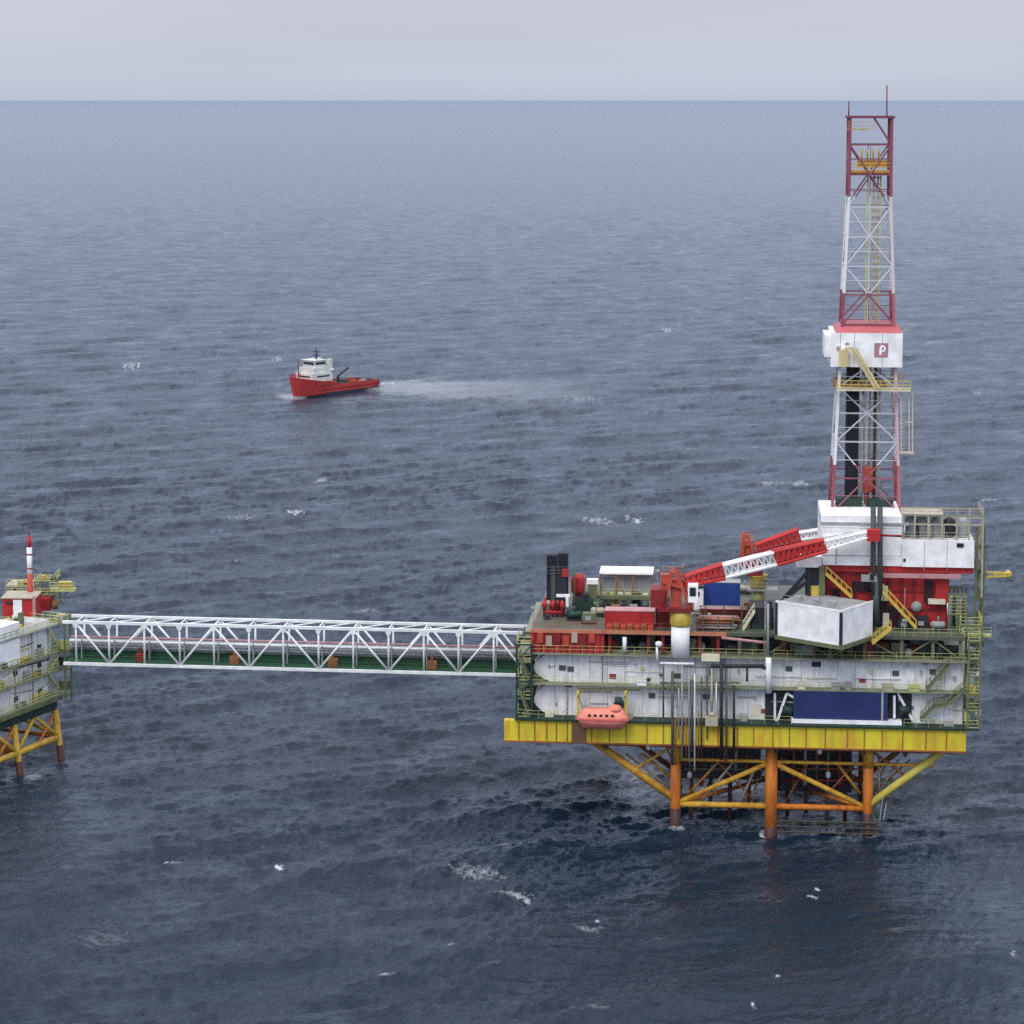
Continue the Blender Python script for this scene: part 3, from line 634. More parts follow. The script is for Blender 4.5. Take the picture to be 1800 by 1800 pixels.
dh = dm.part("house_wall", px0b, WHITE2)
dl = dm.part("low_house_wall", MB().box(U(1585,970,6) + .003, U(1712,970,6), 5.6, 19, zw1, P(1590, 949, 5.6).z), WHITE2)
px_box(dm, "step_wall", 1447, 942, 1530, 993, 5.5, .48, WHITE2, dh)
px_box(dm, "window", 1682, 955, 1694, 962, 5.45, .14, GLASS, dl); px_box(dm, "lamp", 1588, 982, 1592, 987, 5.4, .18, DARK, dl)
for px in (1625, 1665): px_box(dm, "cladding_joint", px, 951, px + .7, 1003, 5.56, .035, GREY, dl)
for y in (927, 975): px_box(dm, "cladding_joint", 1445, y, 1584, y + .8, 5.42, .07, GREY, dh)
px_box(dm, "duct", 1400, 978, 1444, 997, 5.0, 2.0, WHITE2)
px_box(dm, "pink_beam", 1528, 1008, 1690, 1015, 5.2, .6, PINK)
px_box(dm, "cream_door", 1549, 1030, 1561, 1056, 6.2, .3, CREAM); px_box(dm, "cream_door", 1552, 1078, 1563, 1103, 6.2, .3, CREAM)
px_box(dm, "cream_door", 1443, 1024, 1450, 1038, 5.0, .3, CREAM)
dm.bar("round_hatch", P(1611, 1066, vd - .5), P(1611, 1066, vd) , .75, GREY)
px_box(dm, "equipment_box", 1632, 1054, 1662, 1062, 5.8, .9, CREAM); dm.bar("white_pipe", P(1667, 1060, 5.8), P(1668, 1085, 5.8), .22, WHITE3)
px_box(dm, "red_column", 1645, 1020, 1668, 1060, 6.4, .5, RED)
for x in (1530, 1542): dm.bar("standpipe", P(x + 5, 892, 4.6), P(x + 5, 1045, 4.6), .38, GREYP)
dm.part("pipe_clamp", MB().box(P(1530,1,4.4).x, P(1558,1,4.4).x, 4.2, 5.2, P(1530,1022,4.4).z, P(1530,1012,4.4).z), GREY)
dm.bar("drain_pipe", P(1540, 1015, 4.7), P(1540, 1100, 4.7), .5, GREYP)
for p0, p1, v in (((1452,1008),(1497,1049),4.6),((1552,1040),(1610,1103),4.4),((1533,1130),(1566,1104),-.3)):
    dm.part("stairway", stair_mb(P(*p0, v), P(*p1, v), 1.1), STAIR)
for p0, p1 in (((1373,1057),(1422,1003)),((1373,1057),(1475,1060)),((1422,1003),(1422,1057)),((1373,1057),(1422,1020))):
    dm.part("bracket", MB().beam(P(*p0, 4.5), P(*p1, 4.5), .5, .5), DARK)
px_box(dm, "bracket_web", 1416, 1000, 1450, 1060, 4.9, 1.0, DARK); px_box(dm, "bracket_web", 1425, 1030, 1448, 1052, 4.5, .38, STAIR)
px_box(dm, "stair_tower", 1440, 996, 1450, 1050, 4.4, .8, OLIVED)
# tan framework of tanks on the low house roof
zt0 = P(1590, 949, 6).z + .01
tk = Thing("tank_rack", "tan steel framework with grey tanks on the low white roof right of the derrick", "tank rack", M, (U(1655, 940, 8), 9, zt0))
fr = MB()
for px in (1588, 1608, 1632, 1656, 1682, 1704, 1728):
    for v in (6.2, 12):
        u = U(px, 920, v); fr.box(u - .12, u + .12, v - .12, v + .12, zt0 + (0 if px < 1715 else -8), P(px, 905, 6.2).z)
for v in (6.2, 12):
    for y in (905, 921): z = P(1590, y, 6.2).z; fr.beam((U(1588,920,v), v, z), (U(1728,920,v), v, z), .16, .2)
tk.part("frame", fr, TAN)
zr = P(1590, 905, 6.2).z
tk.part("railing", MB().rail([(U(1588,900,6), 6.0, zr), (U(1728,900,6), 6.0, zr), (U(1728,900,6), 12, zr)], 1.1, 1.2).rail([(U(1588,900,6), 6.0, zt0), (U(1712,900,6), 6.0, zt0)], 1.1, 1.2), TAN)
tk.part("roof_grating", MB().box(U(1588,900,6), U(1660,900,6), 6.3, 12, zr - .12, zr - .02), TAN)
for px in (1601, 1620, 1645, 1668, 1692):
    c_ = P(px, 947, 8.5); tk.part("tank", MB().lathe((c_.x, 8.5, zt0), [(.75, 0), (.8, .2), (.8, 2.4), (.4, 2.8), (.1, 2.9)], 14), GREY if px != 1668 else DARK, smooth=True)
for px in (1612, 1633, 1657, 1680): c_ = P(px, 930, 6.6); tk.part("valve", MB().box(c_.x - .3, c_.x + .3, 6.4, 6.9, c_.z - .9, c_.z + .4), (DARK, TAN)[px % 2])
et = Thing("escape_stair_tower", "olive open stair tower beside the right end of the white drilling house", "stair tower", M, (U(1722, 1000, 7), 8, zroof))
fr = MB(); z0_, z1_ = zroof, P(1722, 925, 7).z
for px in (1716, 1729):
    for v in (7, 10): u = U(px, 1000, v); fr.box(u - .15, u + .15, v - .15, v + .15, z0_, z1_)
et.part("frame", fr, OLIVED)
for i in range(5):
    za = z0_ + (z1_ - z0_) * i / 5; zb2 = z0_ + (z1_ - z0_) * (i + 1) / 5; ua, ub = U(1716,1000,7), U(1729,1000,7)
    if i % 2: ua, ub = ub, ua
    et.part("flight", stair_mb((ua, 7.6, za + .1), (ub, 7.6, zb2), .9), TAN if i > 2 else OLIVED)
et.part("landing", MB().box(U(1712,1000,7), U(1733,1000,7), 6.8, 10.2, P(1722,958,7).z - .15, P(1722,958,7).z).box(U(1712,1000,7), U(1733,1000,7), 6.8, 10.2, P(1722,1000,7).z, P(1722,1000,7).z + .15), OLIVED)
yb = Thing("burner_boom", "short yellow boom sticking out at the right end of the platform", "boom", M, tuple(P(1733, 1008, 8)))
yb.part("boom_frame", MB().beam(P(1733, 1006, 8), P(1772, 1008, 8), .3, .3).beam(P(1733, 1014, 8), P(1770, 1012, 8), .3, .3).beam(P(1745, 1006, 8), P(1755, 1014, 8), .2, .2).beam(P(1765, 1007, 8), P(1755, 1014, 8), .2, .2).beam(P(1735, 1006, 9.2), P(1772, 1008, 9.2), .3, .3).beam(P(1772,1008,8), P(1772,1008,9.2), .3, .3), STAIR)
yb.part("nozzle", MB().lathe(P(1772, 1010, 8.5), [(.2, -.6), (.5, -.2), (.5, .3), (.2, .6)], 10), STAIR)
gr = Thing("right_deck_racks", "olive pipework rack at the right end of the upper deck below the stair tower", "pipe rack", M, (U(1685, 1080, 5), 6, zroof))
fr = MB()
for px in (1668, 1682, 1697):
    for v in (4, 9): u = U(px, 1080, v); fr.box(u - .12, u + .12, v - .12, v + .12, zroof, P(px, 1045, 4).z)
for y in (1045, 1062, 1080): z = P(1668, y, 4).z; fr.beam((U(1668,1080,4), 4, z), (U(1697,1080,4), 4, z), .2, .2); fr.beam((U(1668,1080,4), 9, z), (U(1697,1080,4), 9, z), .2, .2)
for px in (1668, 1682, 1697): u = U(px, 1080, 4); z = P(px, 1045, 4).z - .2; fr.beam((u, 4, z), (u, 9, z), .2, .2)
gr.part("frame", fr, OLIVED); gr.part("railing", MB().rail([(U(1668,1080,4), 3.8, P(1668,1062,4).z), (U(1697,1080,4), 3.8, P(1668,1062,4).z)], 1.1, 1).rail([(U(1668,1080,4), 3.8, P(1668,1080,4).z), (U(1700,1080,4), 3.8, P(1668,1080,4).z)], 1.1, 1), OLIVE)
for i, px in enumerate((1672, 1677, 1688, 1693)): gr.bar("pipe", P(px, 1046 + i * 3, 5), P(px, 1100, 5), .22, (GREY, GREEND, TAN, GREYP)[i])
# ------------------------------------------------------------------ derrick
VD = 13.0
zd0 = P(1522, 903, VD).z; zd1 = P(1529, 205, VD).z
uc = U(1522, 900, VD)
DRED = (.26, .065, .095); DWH = (.74, .74, .75)
zb = lambda y: P(1525, y, VD).z
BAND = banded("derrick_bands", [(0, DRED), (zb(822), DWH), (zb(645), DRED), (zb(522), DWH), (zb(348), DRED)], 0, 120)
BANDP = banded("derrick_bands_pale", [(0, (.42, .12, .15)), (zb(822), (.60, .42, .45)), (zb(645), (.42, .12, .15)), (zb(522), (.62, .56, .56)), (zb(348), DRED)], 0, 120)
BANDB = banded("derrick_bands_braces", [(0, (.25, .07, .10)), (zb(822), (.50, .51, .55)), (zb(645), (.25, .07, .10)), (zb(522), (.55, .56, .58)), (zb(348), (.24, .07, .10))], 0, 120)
dk = Thing("drilling_derrick", "tall red and white banded lattice derrick rising above the horizon", "derrick", M, (uc, VD + 4, zd0))
def hw(z):      # half width by height
    zk = zb(345); t_ = min(1, (z - zd0) / (zk - zd0)); return 4.75 + (2.9 - 4.75) * t_
vc = VD + 5.0
def corner(k, z): h = hw(z); s_ = ((-1,-1),(1,-1),(1,1),(-1,1))[k]; return Vector((uc + s_[0]*h, vc + s_[1]*h, z))
ys = [903, 842, 778, 728, 683, 645, 572, 520, 470, 418, 365, 308, 255, 205]
zs = [zb(y) for y in ys]
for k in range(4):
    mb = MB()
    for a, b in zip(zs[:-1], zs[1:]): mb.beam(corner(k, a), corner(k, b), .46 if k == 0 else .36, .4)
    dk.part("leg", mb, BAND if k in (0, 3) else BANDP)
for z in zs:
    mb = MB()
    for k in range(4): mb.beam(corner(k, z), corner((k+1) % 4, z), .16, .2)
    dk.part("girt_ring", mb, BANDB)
for i, (a, b) in enumerate(zip(zs[:-2], zs[1:-1])):
    for k in range(4):
        mb = MB(); r = .13 if k == 0 else .10
        p0, p1, q0, q1 = corner(k, a), corner((k+1)%4, a), corner(k, b), corner((k+1)%4, b)
        if i % 2 == 0: mb.tube(p0, (q0 + q1) / 2, r, 6).tube(p1, (q0 + q1) / 2, r, 6)
        else: mb.tube(q0, (p0 + p1) / 2, r, 6).tube(q1, (p0 + p1) / 2, r, 6)
        m0_, m1_ = corner(k, (a+b)/2), corner((k+1)%4, (a+b)/2); mb.tube(m0_, m1_, .06, 5).tube(p0.lerp(p1, .5), q0.lerp(q1, .5), .05, 5)
        dk.part("cross_brace", mb, BANDB)
mb = MB(); a, b = zs[-2], zs[-1]
mb.tube(corner(1, a), corner(0, b).lerp(corner(1, b), .55), .15, 6); dk.part("cross_brace", mb, BAND)
# crown, guide rails, racked pipe
dk.part("crown_frame", MB().box(uc - 3.3, uc + 3.3, vc - 3.3, vc + 3.3, zs[-1] - .25, zs[-1] + .1), paint("crown_red", (.20, .05, .08), (.1, .03, .04), .4))
zc = zb(290)
cb = dk.part("crown_block", MB().box(uc - 1.6, uc + 2.4, vc - 1.5, vc + 1.5, zc - .4, zc + .5).box(uc - 2.9, uc + 2.9, vc - 2.9, vc + 2.9, zc - 1.2, zc - .95), paint("crown_orange", (.55, .25, .05), (.3, .08, .03), .6))
for i in range(4): dk.part("sheave", MB().lathe((uc - 1.1 + i * .8, vc - 1.0, zc + 1.3), [(.2, -.12), (.9, -.1), (.9, .1), (.2, .12)], 14, 'x'), STAIR, cb, smooth=False)
dk.part("crown_platform", MB().box(uc - 3.2, uc - .6, vc - 3.1, vc + 1, zb(228) - .1, zb(228)).rail([(uc - 3.2, vc - 3.1, zb(228)), (uc + .5, vc - 3.1, zb(228))], 1.1, 1), STAIR)
dk.part("crown_railing", MB().rail([(uc - 2.9, vc - 2.9, zc - .95), (uc + 2.9, vc - 2.9, zc - .95)], 1.1, 1.0, .06), STAIR)
for x, m_, r in ((-.4, OLIVE, .12), (.5, TAN, .14), (1.1, TAN, .12), (1.5, OLIVE, .1), (-.05, CREAM, .09)):
    dk.bar("guide_rail", (uc + x, vc - 1.5, zd0), (uc + x * .95 + .15, vc - 1.5, zb(310)), r, m_)
for i in range(22): 
    z = zb(560) + (zb(315) - zb(560)) * i / 21; dk.part("rung", MB().box(uc + .4, uc + 1.5, vc - 1.65, vc - 1.35, z, z + .25), TAN)
dk.part("racked_drill_pipe", MB().box(U(1486,800,vc), U(1508,800,vc), vc - 1.5, vc + 1.5, zd0 + .3, zb(648)), BLACK)
for px in (1515, 1537, 1545): dk.bar("mud_hose", (U(px,800,vc-3), vc - 3, zd0), (U(px,800,vc-3), vc - 3, zb(650)), .16, (GREY, DARK, GREY)[px % 3])
dk.part("top_drive", MB().box(uc - .6, uc + 1.2, vc - 2.4, vc - .8, zd0 + 2.6, zd0 + 6.2).tube((uc + .3, vc - 1.6, zd0 + .4), (uc + .3, vc - 1.6, zd0 + 2.6), .3), REDO)
dk.part("drill_floor_machinery", MB().box(uc - 4.2, uc - .5, vc - 4.4, vc - 1.8, zd0, zd0 + 2.0).box(uc + 1.5, uc + 3.9, vc - 4.3, vc - 1.8, zd0, zd0 + 1.9).lathe((uc + 1, vc - 3.6, zd0), [(1.0, 0), (1.0, 1.6), (.4, 2)], 12), GREEND)
dk.part("floor_plate", MB().box(U(1441,900,VD) - .1, uc + 5.6, VD - 7.2, VD + 6, zd0 - .35, zd0 - .02), GREY)
# windwall box with its emblem
v0w, v1w = vc - 5.2, vc + 5.2
a0 = P(1461, 585, v0w); a1 = P(1586, 646, v0w)
wb = dk.part("windwall", MB().box(a0.x, a1.x, v0w, v1w, a1.z, a0.z), WHITE2)
dk.part("windwall_lean_to", MB().box(P(1450,595,v0w).x, a0.x - .003, v0w + .6, v1w - 2, P(1450,628,v0w).z, P(1450,590,v0w).z), WHITE2, wb)
dk.part("windwall_roof", MB().hexa([(a0.x+.6, v0w+.003, a0.z+.003), (a1.x-.1, v0w+.003, a0.z+.003), (a1.x-.1, v1w, a0.z+.003), (a0.x+.6, v1w, a0.z+.003), (a0.x+1.8, v0w+2, a0.z+1.1), (a1.x-.6, v0w+2, a0.z+1.1), (a1.x-.6, v1w-2, a0.z+1.1), (a0.x+1.8, v1w-2, a0.z+1.1)]), paint("pink_roof", (.50, .12, .14), (.35, .06, .08), .4), wb)
e0 = P(1537, 603, v0w - .06); e1_ = P(1561, 628, v0w - .06)
em = dk.part("emblem", MB().box(e0.x, e1_.x, v0w - .06, v0w - .004, e1_.z, e0.z), flat("emblem_red", (.40, .21, .23)), wb)
ex, ez, ew, eh = e0.x, e1_.z, e1_.x - e0.x, e0.z - e1_.z
def ebox(x0, x1, y0, y1): return MB().box(ex + ew*x0, ex + ew*x1, v0w - .09, v0w - .063, ez + eh*y0, ez + eh*y1)
ep = MB().prism([(ex+ew*.36, ez+eh*.16), (ex+ew*.52, ez+eh*.16), (ex+ew*.56, ez+eh*.36), (ex+ew*.78, ez+eh*.42), (ex+ew*.84, ez+eh*.66), (ex+ew*.70, ez+eh*.84), (ex+ew*.46, ez+eh*.84), (ex+ew*.36, ez+eh*.6)], v0w - .09, v0w - .063)
dk.part("emblem_mark", ep, WHITE2, em)
dk.part("emblem_mark", MB().prism([(ex+ew*.54, ez+eh*.52), (ex+ew*.68, ez+eh*.52), (ex+ew*.68, ez+eh*.72), (ex+ew*.54, ez+eh*.72)], v0w - .12, v0w - .093), flat("emblem_inner", (.42, .2, .22)), em)
for (px, py, w_, h_) in ((1471, 609, 6, 5), (1486, 602, 6, 3)):
    q0 = P(px, py, v0w - .05); dk.part("lamp", MB().box(q0.x, q0.x + w_/12., v0w - .2, v0w - .004, q0.z - h_/12., q0.z), GREY, wb)
# yellow stair frame across the box, walkway below it, hanging ladder cage on the right
dk.part("derrick_stair", MB().beam(P(1486,612,v0w-1), P(1486,645,v0w-1), .25, .25).beam(P(1486,612,v0w-1), P(1500,612,v0w-1), .25, .25).beam(P(1498,614,v0w-1), P(1540,683,v0w-1), .3, .5).beam(P(1504,612,v0w-1.4), P(1546,683,v0w-1.4), .12, .3).box(P(1484,1,v0w).x, P(1500,1,v0w).x, v0w - 1, v0w - .1, P(1484,645,v0w-1).z, P(1484,615,v0w-1).z), paint("pale_yellow", (.62, .52, .26), (.4, .3, .15), .4))
zwk = P(1470, 684, v0w - 1).z; u0_, u1_ = P(1470,684,v0w-1).x, P(1601,684,v0w-1).x
dk.part("monkeyboard_walkway", MB().box(u0_, u1_, v0w - 1, v0w + .2, zwk - .25, zwk + .15), CREAM)
dk.part("walkway_railing", MB().rail([(u0_, v0w - 1, zwk), (u1_, v0w - 1, zwk)], 1.2, 1.0, .06).rail([(u0_, v0w + 8, zwk), (u1_, v0w + 8, zwk)], 1.2, 1.0, .06), STAIR)
dk.part("walkway_infill", MB().box(P(1475,1,v0w).x, P(1570,1,v0w).x, v0w + 1, v0w + 9, zwk + .1, zwk + .5), paint("infill", (.28, .16, .08), (.15, .08, .05), .5))
lc = MB(); 
for px in (1584, 1598, 1604): lc.beam(P(px, 690, v0w), P(px, 795, v0w), .16, .16)
lc.beam(P(1580, 795, v0w), P(1606, 796, v0w), .3, .3).beam(P(1592, 742, v0w), P(1604, 742, v0w), .15, .15)
for i in range(16): z = P(1598, 695 + i * 6.3, v0w).z; lc.box(P(1598,1,v0w).x, P(1604,1,v0w).x, v0w - .05, v0w + .05, z, z + .06)
dk.part("ladder_cage", lc, paint("cage_cream", (.60, .50, .40), (.45, .25, .2), .5))
dk.part("side_bracket", MB().beam(P(1586,582,v0w+1), P(1600,580,v0w+1), .2, .2).beam(P(1586,624,v0w+1), P(1602,624,v0w+1), .2, .2).box(P(1590,1,v0w).x, P(1598,1,v0w).x, v0w+1, v0w+2, P(1590,614,v0w).z, P(1590,590,v0w).z), GREY)
for px, y0, y1 in ((1492, 205, 178), (1559, 205, 150)): dk.bar("antenna", P(px, y0, VD + 2), P(px, y1, VD + 2), .09, REDD, n=6)

# ------------------------------------------------------------------ cranes
def lattice(t, p, q, h0, h1, wd, mat, name, n, lace=.09, chord=.16, parent=None):
    p = Vector(p); q = Vector(q); d = (q - p).normalized(); side = Vector((0, 1, 0)); side = (side - d * side.dot(d)).normalized(); up = side.cross(d).normalized()
    if up.z < 0: up = -up
    mb = MB()
    def c(i, j, f):
        h = h0 + (h1 - h0) * f; return p.lerp(q, f) + up * (h / 2 * j) + side * (wd / 2 * i)
    for i in (-1, 1):
        for j in (-1, 1): mb.tube(c(i, j, 0), c(i, j, 1), chord, 6)
    for s_ in range(n):
        f0, f1 = s_ / n, (s_ + 1) / n; fm = (f0 + f1) / 2
        for i in (-1, 1): mb.tube(c(i, -1, f0), c(i, 1, fm), lace, 5).tube(c(i, 1, fm), c(i, -1, f1), lace, 5)
        for j in (-1, 1): mb.tube(c(-1, j, f0), c(1, j, f1), lace, 5)
        mb.tube(c(-1, 1, f0), c(1, 1, f0), lace, 5)
    return t.part(name, mb, mat, parent, label=None)
vcr = .3
CRED = paint("crane_red", (.50, .035, .03), (.28, .03, .03), .5, scale=.8)
cr1 = Thing("pedestal_crane", "nearer red and white pedestal crane on a white column at the platform's front edge", "crane", M, tuple(P(1196, 1150, vcr)), "lattice boom cranes on the platform deck")
u_ = U(1196, 1120, vcr)
cr1.part("pedestal", MB().lathe((u_, vcr, ztop), [(1.28, 0), (1.28, P(1196,1100,vcr).z - ztop)], 20), WHITE2, smooth=True)
cr1.part("pedestal_collar", MB().lathe((u_, vcr, P(1196,1100,vcr).z), [(1.3, .003), (1.5, .3), (1.45, 1.8), (1.2, 2.2)], 20), STAIR, smooth=True)
zc0 = P(1196, 1072, vcr).z
cr1.part("slew_platform", MB().box(P(1163,1,vcr).x, P(1228,1,vcr).x, vcr - 1.6, vcr + 2.6, zc0, zc0 + .5), REDD)
cr1.part("machine_house", MB().box(P(1150,1,vcr).x, P(1180,1,vcr).x, vcr - 1.2, vcr + 2.4, zc0 + .5, zc0 + 3.0), REDD)
cb_ = cr1.part("cab", MB().box(P(1218,1,vcr).x, P(1236,1,vcr).x, vcr - 2.6, vcr - .6, zc0 + 1.6, zc0 + 4.0), WHITE2)
cr1.part("cab_window", MB().box(P(1221,1,vcr).x, P(1232,1,vcr).x, vcr - 2.66, vcr - 2.604, zc0 + 2.5, zc0 + 3.7), GLASS, cb_)
for o_ in (-.9, 1.4):
    zA = P(1200, 1003, vcr).z
    cr1.part("a_frame", MB().beam((P(1172,1,vcr).x, vcr + o_, zc0 + .5), (P(1190,1,vcr).x, vcr + o_, zA), .6, .6).beam((P(1222,1,vcr).x, vcr + o_, zc0 + .5), (P(1196,1,vcr).x, vcr + o_, zA), .5, .5).beam((P(1172,1,vcr).x, vcr + o_, zA - 1.4), (P(1208,1,vcr).x, vcr + o_, zA - 2.2), .4, .4), REDO)
cr1.part("king_post", MB().box(P(1186,1,vcr).x, P(1206,1,vcr).x, vcr - .6, vcr + .8, zc0 + .5, zc0 + 4.3).box(P(1168,1,vcr).x, P(1184,1,vcr).x, vcr - .8, vcr + 1, zc0 + 2.8, zc0 + 5), REDO)
cr1.part("top_railing", MB().rail([(P(1172,1,vcr).x, vcr - 1, zA - .4), (P(1208,1,vcr).x, vcr - 1, zA - .4), (P(1208,1,vcr).x, vcr + 1.4, zA - .4)], 1.1, .8, .07), paint("dull_orange", (.42, .2, .13), (.2, .1, .06), .5))
tip = P(1526, 939, 3.2); root = P(1204, 1021, vcr)
B = lambda f: root.lerp(tip, f)
def fx(px): return (px - 1204) / (1526 - 1204)
lattice(cr1, B(0), B(fx(1272)), 1.3, 1.9, 1.5, CRED, "boom_section", 7, .2, .26)
lattice(cr1, B(fx(1272)), B(fx(1362)), 1.7, 1.7, 1.5, WHITE2, "boom_section", 8, .07, .24)
lattice(cr1, B(fx(1362)), B(fx(1450)), 1.9, 1.5, 1.4, CRED, "boom_section", 9, .2, .26)
lattice(cr1, B(fx(1450)), B(fx(1526)), 1.2, .7, 1.0, WHITE2, "boom_section", 7, .12, .2)
cr1.part("boom_tip", MB().box(tip.x - .2, tip.x + 1.6, tip.y - .7, tip.y + .5, tip.z - .9, tip.z + .7), CRED)
cr1.bar("tip_jib", (tip.x + 1.6, tip.y, tip.z - .1), (tip.x + 4.6, tip.y, tip.z - .2), .16, REDD)
cr1.bar("hoist_wire", (tip.x + .6, tip.y - .3, tip.z - .8), (tip.x + .6, tip.y - .3, tip.z - 5.6), .05, DARK, n=6)
cr1.part("hook_block", MB().box(tip.x + .3, tip.x + .9, tip.y - .5, tip.y - .1, tip.z - 6.4, tip.z - 5.6), DARK)
for o_ in (-.5, .7): cr1.bar("pendant_rope", (P(1193,1,vcr).x, vcr + o_, zA + .1), tuple(B(fx(1500)) + Vector((0, o_, .7))), .035, DARK, n=5)
v2 = 21.0
cr2 = Thing("pedestal_crane", "farther red and white crane on a yellow pedestal, its boom ending behind the white house", "crane", M, (U(1332, 1060, v2), v2, zroof), "lattice boom cranes on the platform deck")
u_ = U(1332, 1040, v2)
cr2.part("pedestal", MB().lathe((u_, v2, zroof), [(.9, 0), (.9, P(1332,1034,v2).z - zroof)], 16), OLIVE, smooth=True)
z0c = P(1332,1034,v2).z; z1c = P(1332,1010,v2).z
cr2.part("pedestal_collar", MB().lathe((u_, v2, z0c), [(.9, .003), (1.2, .3), (1.25, z1c - z0c - .2), (1.5, z1c - z0c)], 18), STAIR, smooth=True)
cr2.part("collar_walkway", MB().box(u_ - 1.6, u_ + 2.9, v2 - 1.5, v2 + 1.5, z0c - .15, z0c).rail([(u_ - 1.6, v2 - 1.5, z0c), (u_ + 2.9, v2 - 1.5, z0c)], 1.1, .8), GREY)
cr2.part("machine_house", MB().box(U(1322,1,v2), U(1352,1,v2), v2 - 1.2, v2 + 2, z1c, z1c + 1.9), REDD)
zA2 = P(1320, 938, v2).z
for o_ in (-.9, 1.2):
    cr2.part("a_frame", MB().beam((U(1312,1,v2), v2 + o_, z1c + 1.4), (U(1318,1,v2), v2 + o_, zA2), .5, .5).beam((U(1345,1,v2), v2 + o_, z1c + 1.4), (U(1322,1,v2), v2 + o_, zA2), .4, .4).beam((U(1313,1,v2), v2 + o_, zA2 - 1.5), (U(1334,1,v2), v2 + o_, zA2 - 1.5), .3, .3), REDO)
cr2.part("king_post", MB().box(U(1315,1,v2), U(1332,1,v2), v2 - .7, v2 + .8, z1c + 1.9, zA2 - 1.6), REDO)
cr2.part("top_railing", MB().rail([(U(1310,1,v2), v2 - 1, zA2 - 1), (U(1338,1,v2), v2 - 1, zA2 - 1)], 1.1, .8, .07), paint("dull_orange_far", (.42, .2, .13), (.2, .1, .06), .5))
r2, t2 = P(1326, 968, v2), P(1520, 928, v2 + 1)
r2 = P(1330, 965, v2); m2 = P(1406, 942, v2); t2 = P(1520, 925, v2)
lattice(cr2, r2, m2, 1.3, 2.0, 1.4, CRED, "boom_section", 8, .2, .26)
lattice(cr2, m2, t2, 1.0, .8, 1.2, WHITE2, "boom_section", 10, .08, .2)

# ------------------------------------------------------------------ things standing on the upper deck
def thing(name, label, cat, px, py, v, group=None, z=None):
    p = P(px, py, v); return Thing(name, label, cat, M, (p.x, v, zroof if z is None else z), group)
def deckv(py, px=1100):     # depth at which the deck is seen at a given height in the picture
    return G(px, py, zroof).y
# exhaust stack
vs = deckv(1078, 985)
t = thing("exhaust_stack", "tall black twin exhaust stack at the left end of the platform", "exhaust stack", 980, 1078, vs)
def rect(t, name, x0, y0, x1, y1, v, dv, mat, parent=None):
    a = P(x0, y0, v); b = P(x1, y0, v); zz = P(x0, y1, v).z
    return t.part(name, MB().box(a.x, b.x, v, v + dv, max(zz, zroof + .005), a.z), mat, parent)
rect(t, "flue", 961, 976, 979, 1078, vs, 1.6, BLACK); rect(t, "flue", 981, 973, 998, 1078, vs + .2, 1.6, BLACK)
rect(t, "flue_casing", 966, 1000, 996, 1060, vs - .25, .24, DARK)
rect(t, "flue_joint_plate", 969, 995, 976, 1058, vs - .33, .075, GREYP); rect(t, "red_box", 988, 1000, 998, 1014, vs - .5, .24, RED)
t.part("stack_ladder", MB().rail([P(961, 1010, vs - .4), P(998, 1010, vs - .4)], 1.1, .6, .05), GREYP)
t = thing("red_manifold", "cluster of red pipework at the foot of the black stack", "manifold", 972, 1088, vs - 3)
for i, px in enumerate((957, 964, 972, 980, 988)): t.part("valve_column", MB().lathe((U(px,1080,vs-2.5), vs - 2.5, zroof), [(.2, 0), (.25, 1.4 + .4*(i % 2)), (.45, 1.6 + .4*(i%2)), (.15, 2.4)], 10), (RED, PINK, RED, REDD, RED)[i], smooth=True)
t.bar("header", (U(955,1080,vs-2.5), vs - 2.5, zroof + .7), (U(990,1080,vs-2.5), vs - 2.5, zroof + .7), .25, RED)
t = thing("white_portal_frame", "white angular duct frame standing between the black stack and the red vessel", "duct", 990, 1078, vs - 1)
t.part("frame", MB().beam(P(978, 1047, vs-1.5), P(1002, 1047, vs-1.5), .3, .4).beam(P(997, 1047, vs-1.5), P(997, 1078, vs-1.5), .4, .4), WHITE2)
vr = deckv(1070, 1016)
t = thing("red_pressure_vessel", "round red vessel on dark legs next to the black exhaust stack", "vessel", 1016, 1070, vr)
c_ = P(1016, 1030, vr)
t.part("shell", MB().lathe((c_.x, vr, c_.z - 1.0), [(.2, -.4), (.8, -.1), (1.02, .4), (1.02, 2.2), (.7, 2.7), (.1, 2.9)], 18), RED, smooth=True)
t.part("legs_skirt", MB().lathe((c_.x, vr, zroof), [(.9, 0), (.75, c_.z - 1.3 - zroof)], 12), paint("dark_purple", (.06, .02, .06), (.03, .02, .03), .5), smooth=True)
t = thing("white_cabinet", "small white cabinet on a stand just right of the red vessel", "cabinet", 1040, 1062, vr)
rect(t, "box", 1031, 1019, 1051, 1027, vr, 1.2, WHITE2); rect(t, "stand", 1034, 1027.3, 1049, 1058, vr + .1, 1.0, OLIVED)
t = thing("diesel_generator", "dark green generator set between the red vessel and the roofed rack", "generator", 1035, 1076, vr - 3)
t.part("engine", MB().box(U(1012,1070,vr-3), U(1042,1070,vr-3), vr - 3, vr - 1, zroof + .1, zroof + 1.9).lathe((U(1040,1070,vr-3), vr-2, zroof+1), [(.8,0),(.8,1.5),(.3,1.8)], 12, 'x'), GREEND)
t.part("radiator", MB().box(U(1024,1070,vr-3), U(1034,1070,vr-3), vr - 3.1, vr - 1, zroof + 1.9, zroof + 2.8), DARK)
vk = deckv(1066, 1100)
t = thing("roofed_rack", "open two level rack with a thin white roof and hung grey panels", "rack", 1100, 1066, vk)
fr = MB(); zt_, zm_ = P(1100, 1009, vk).z, P(1100, 1046, vk).z
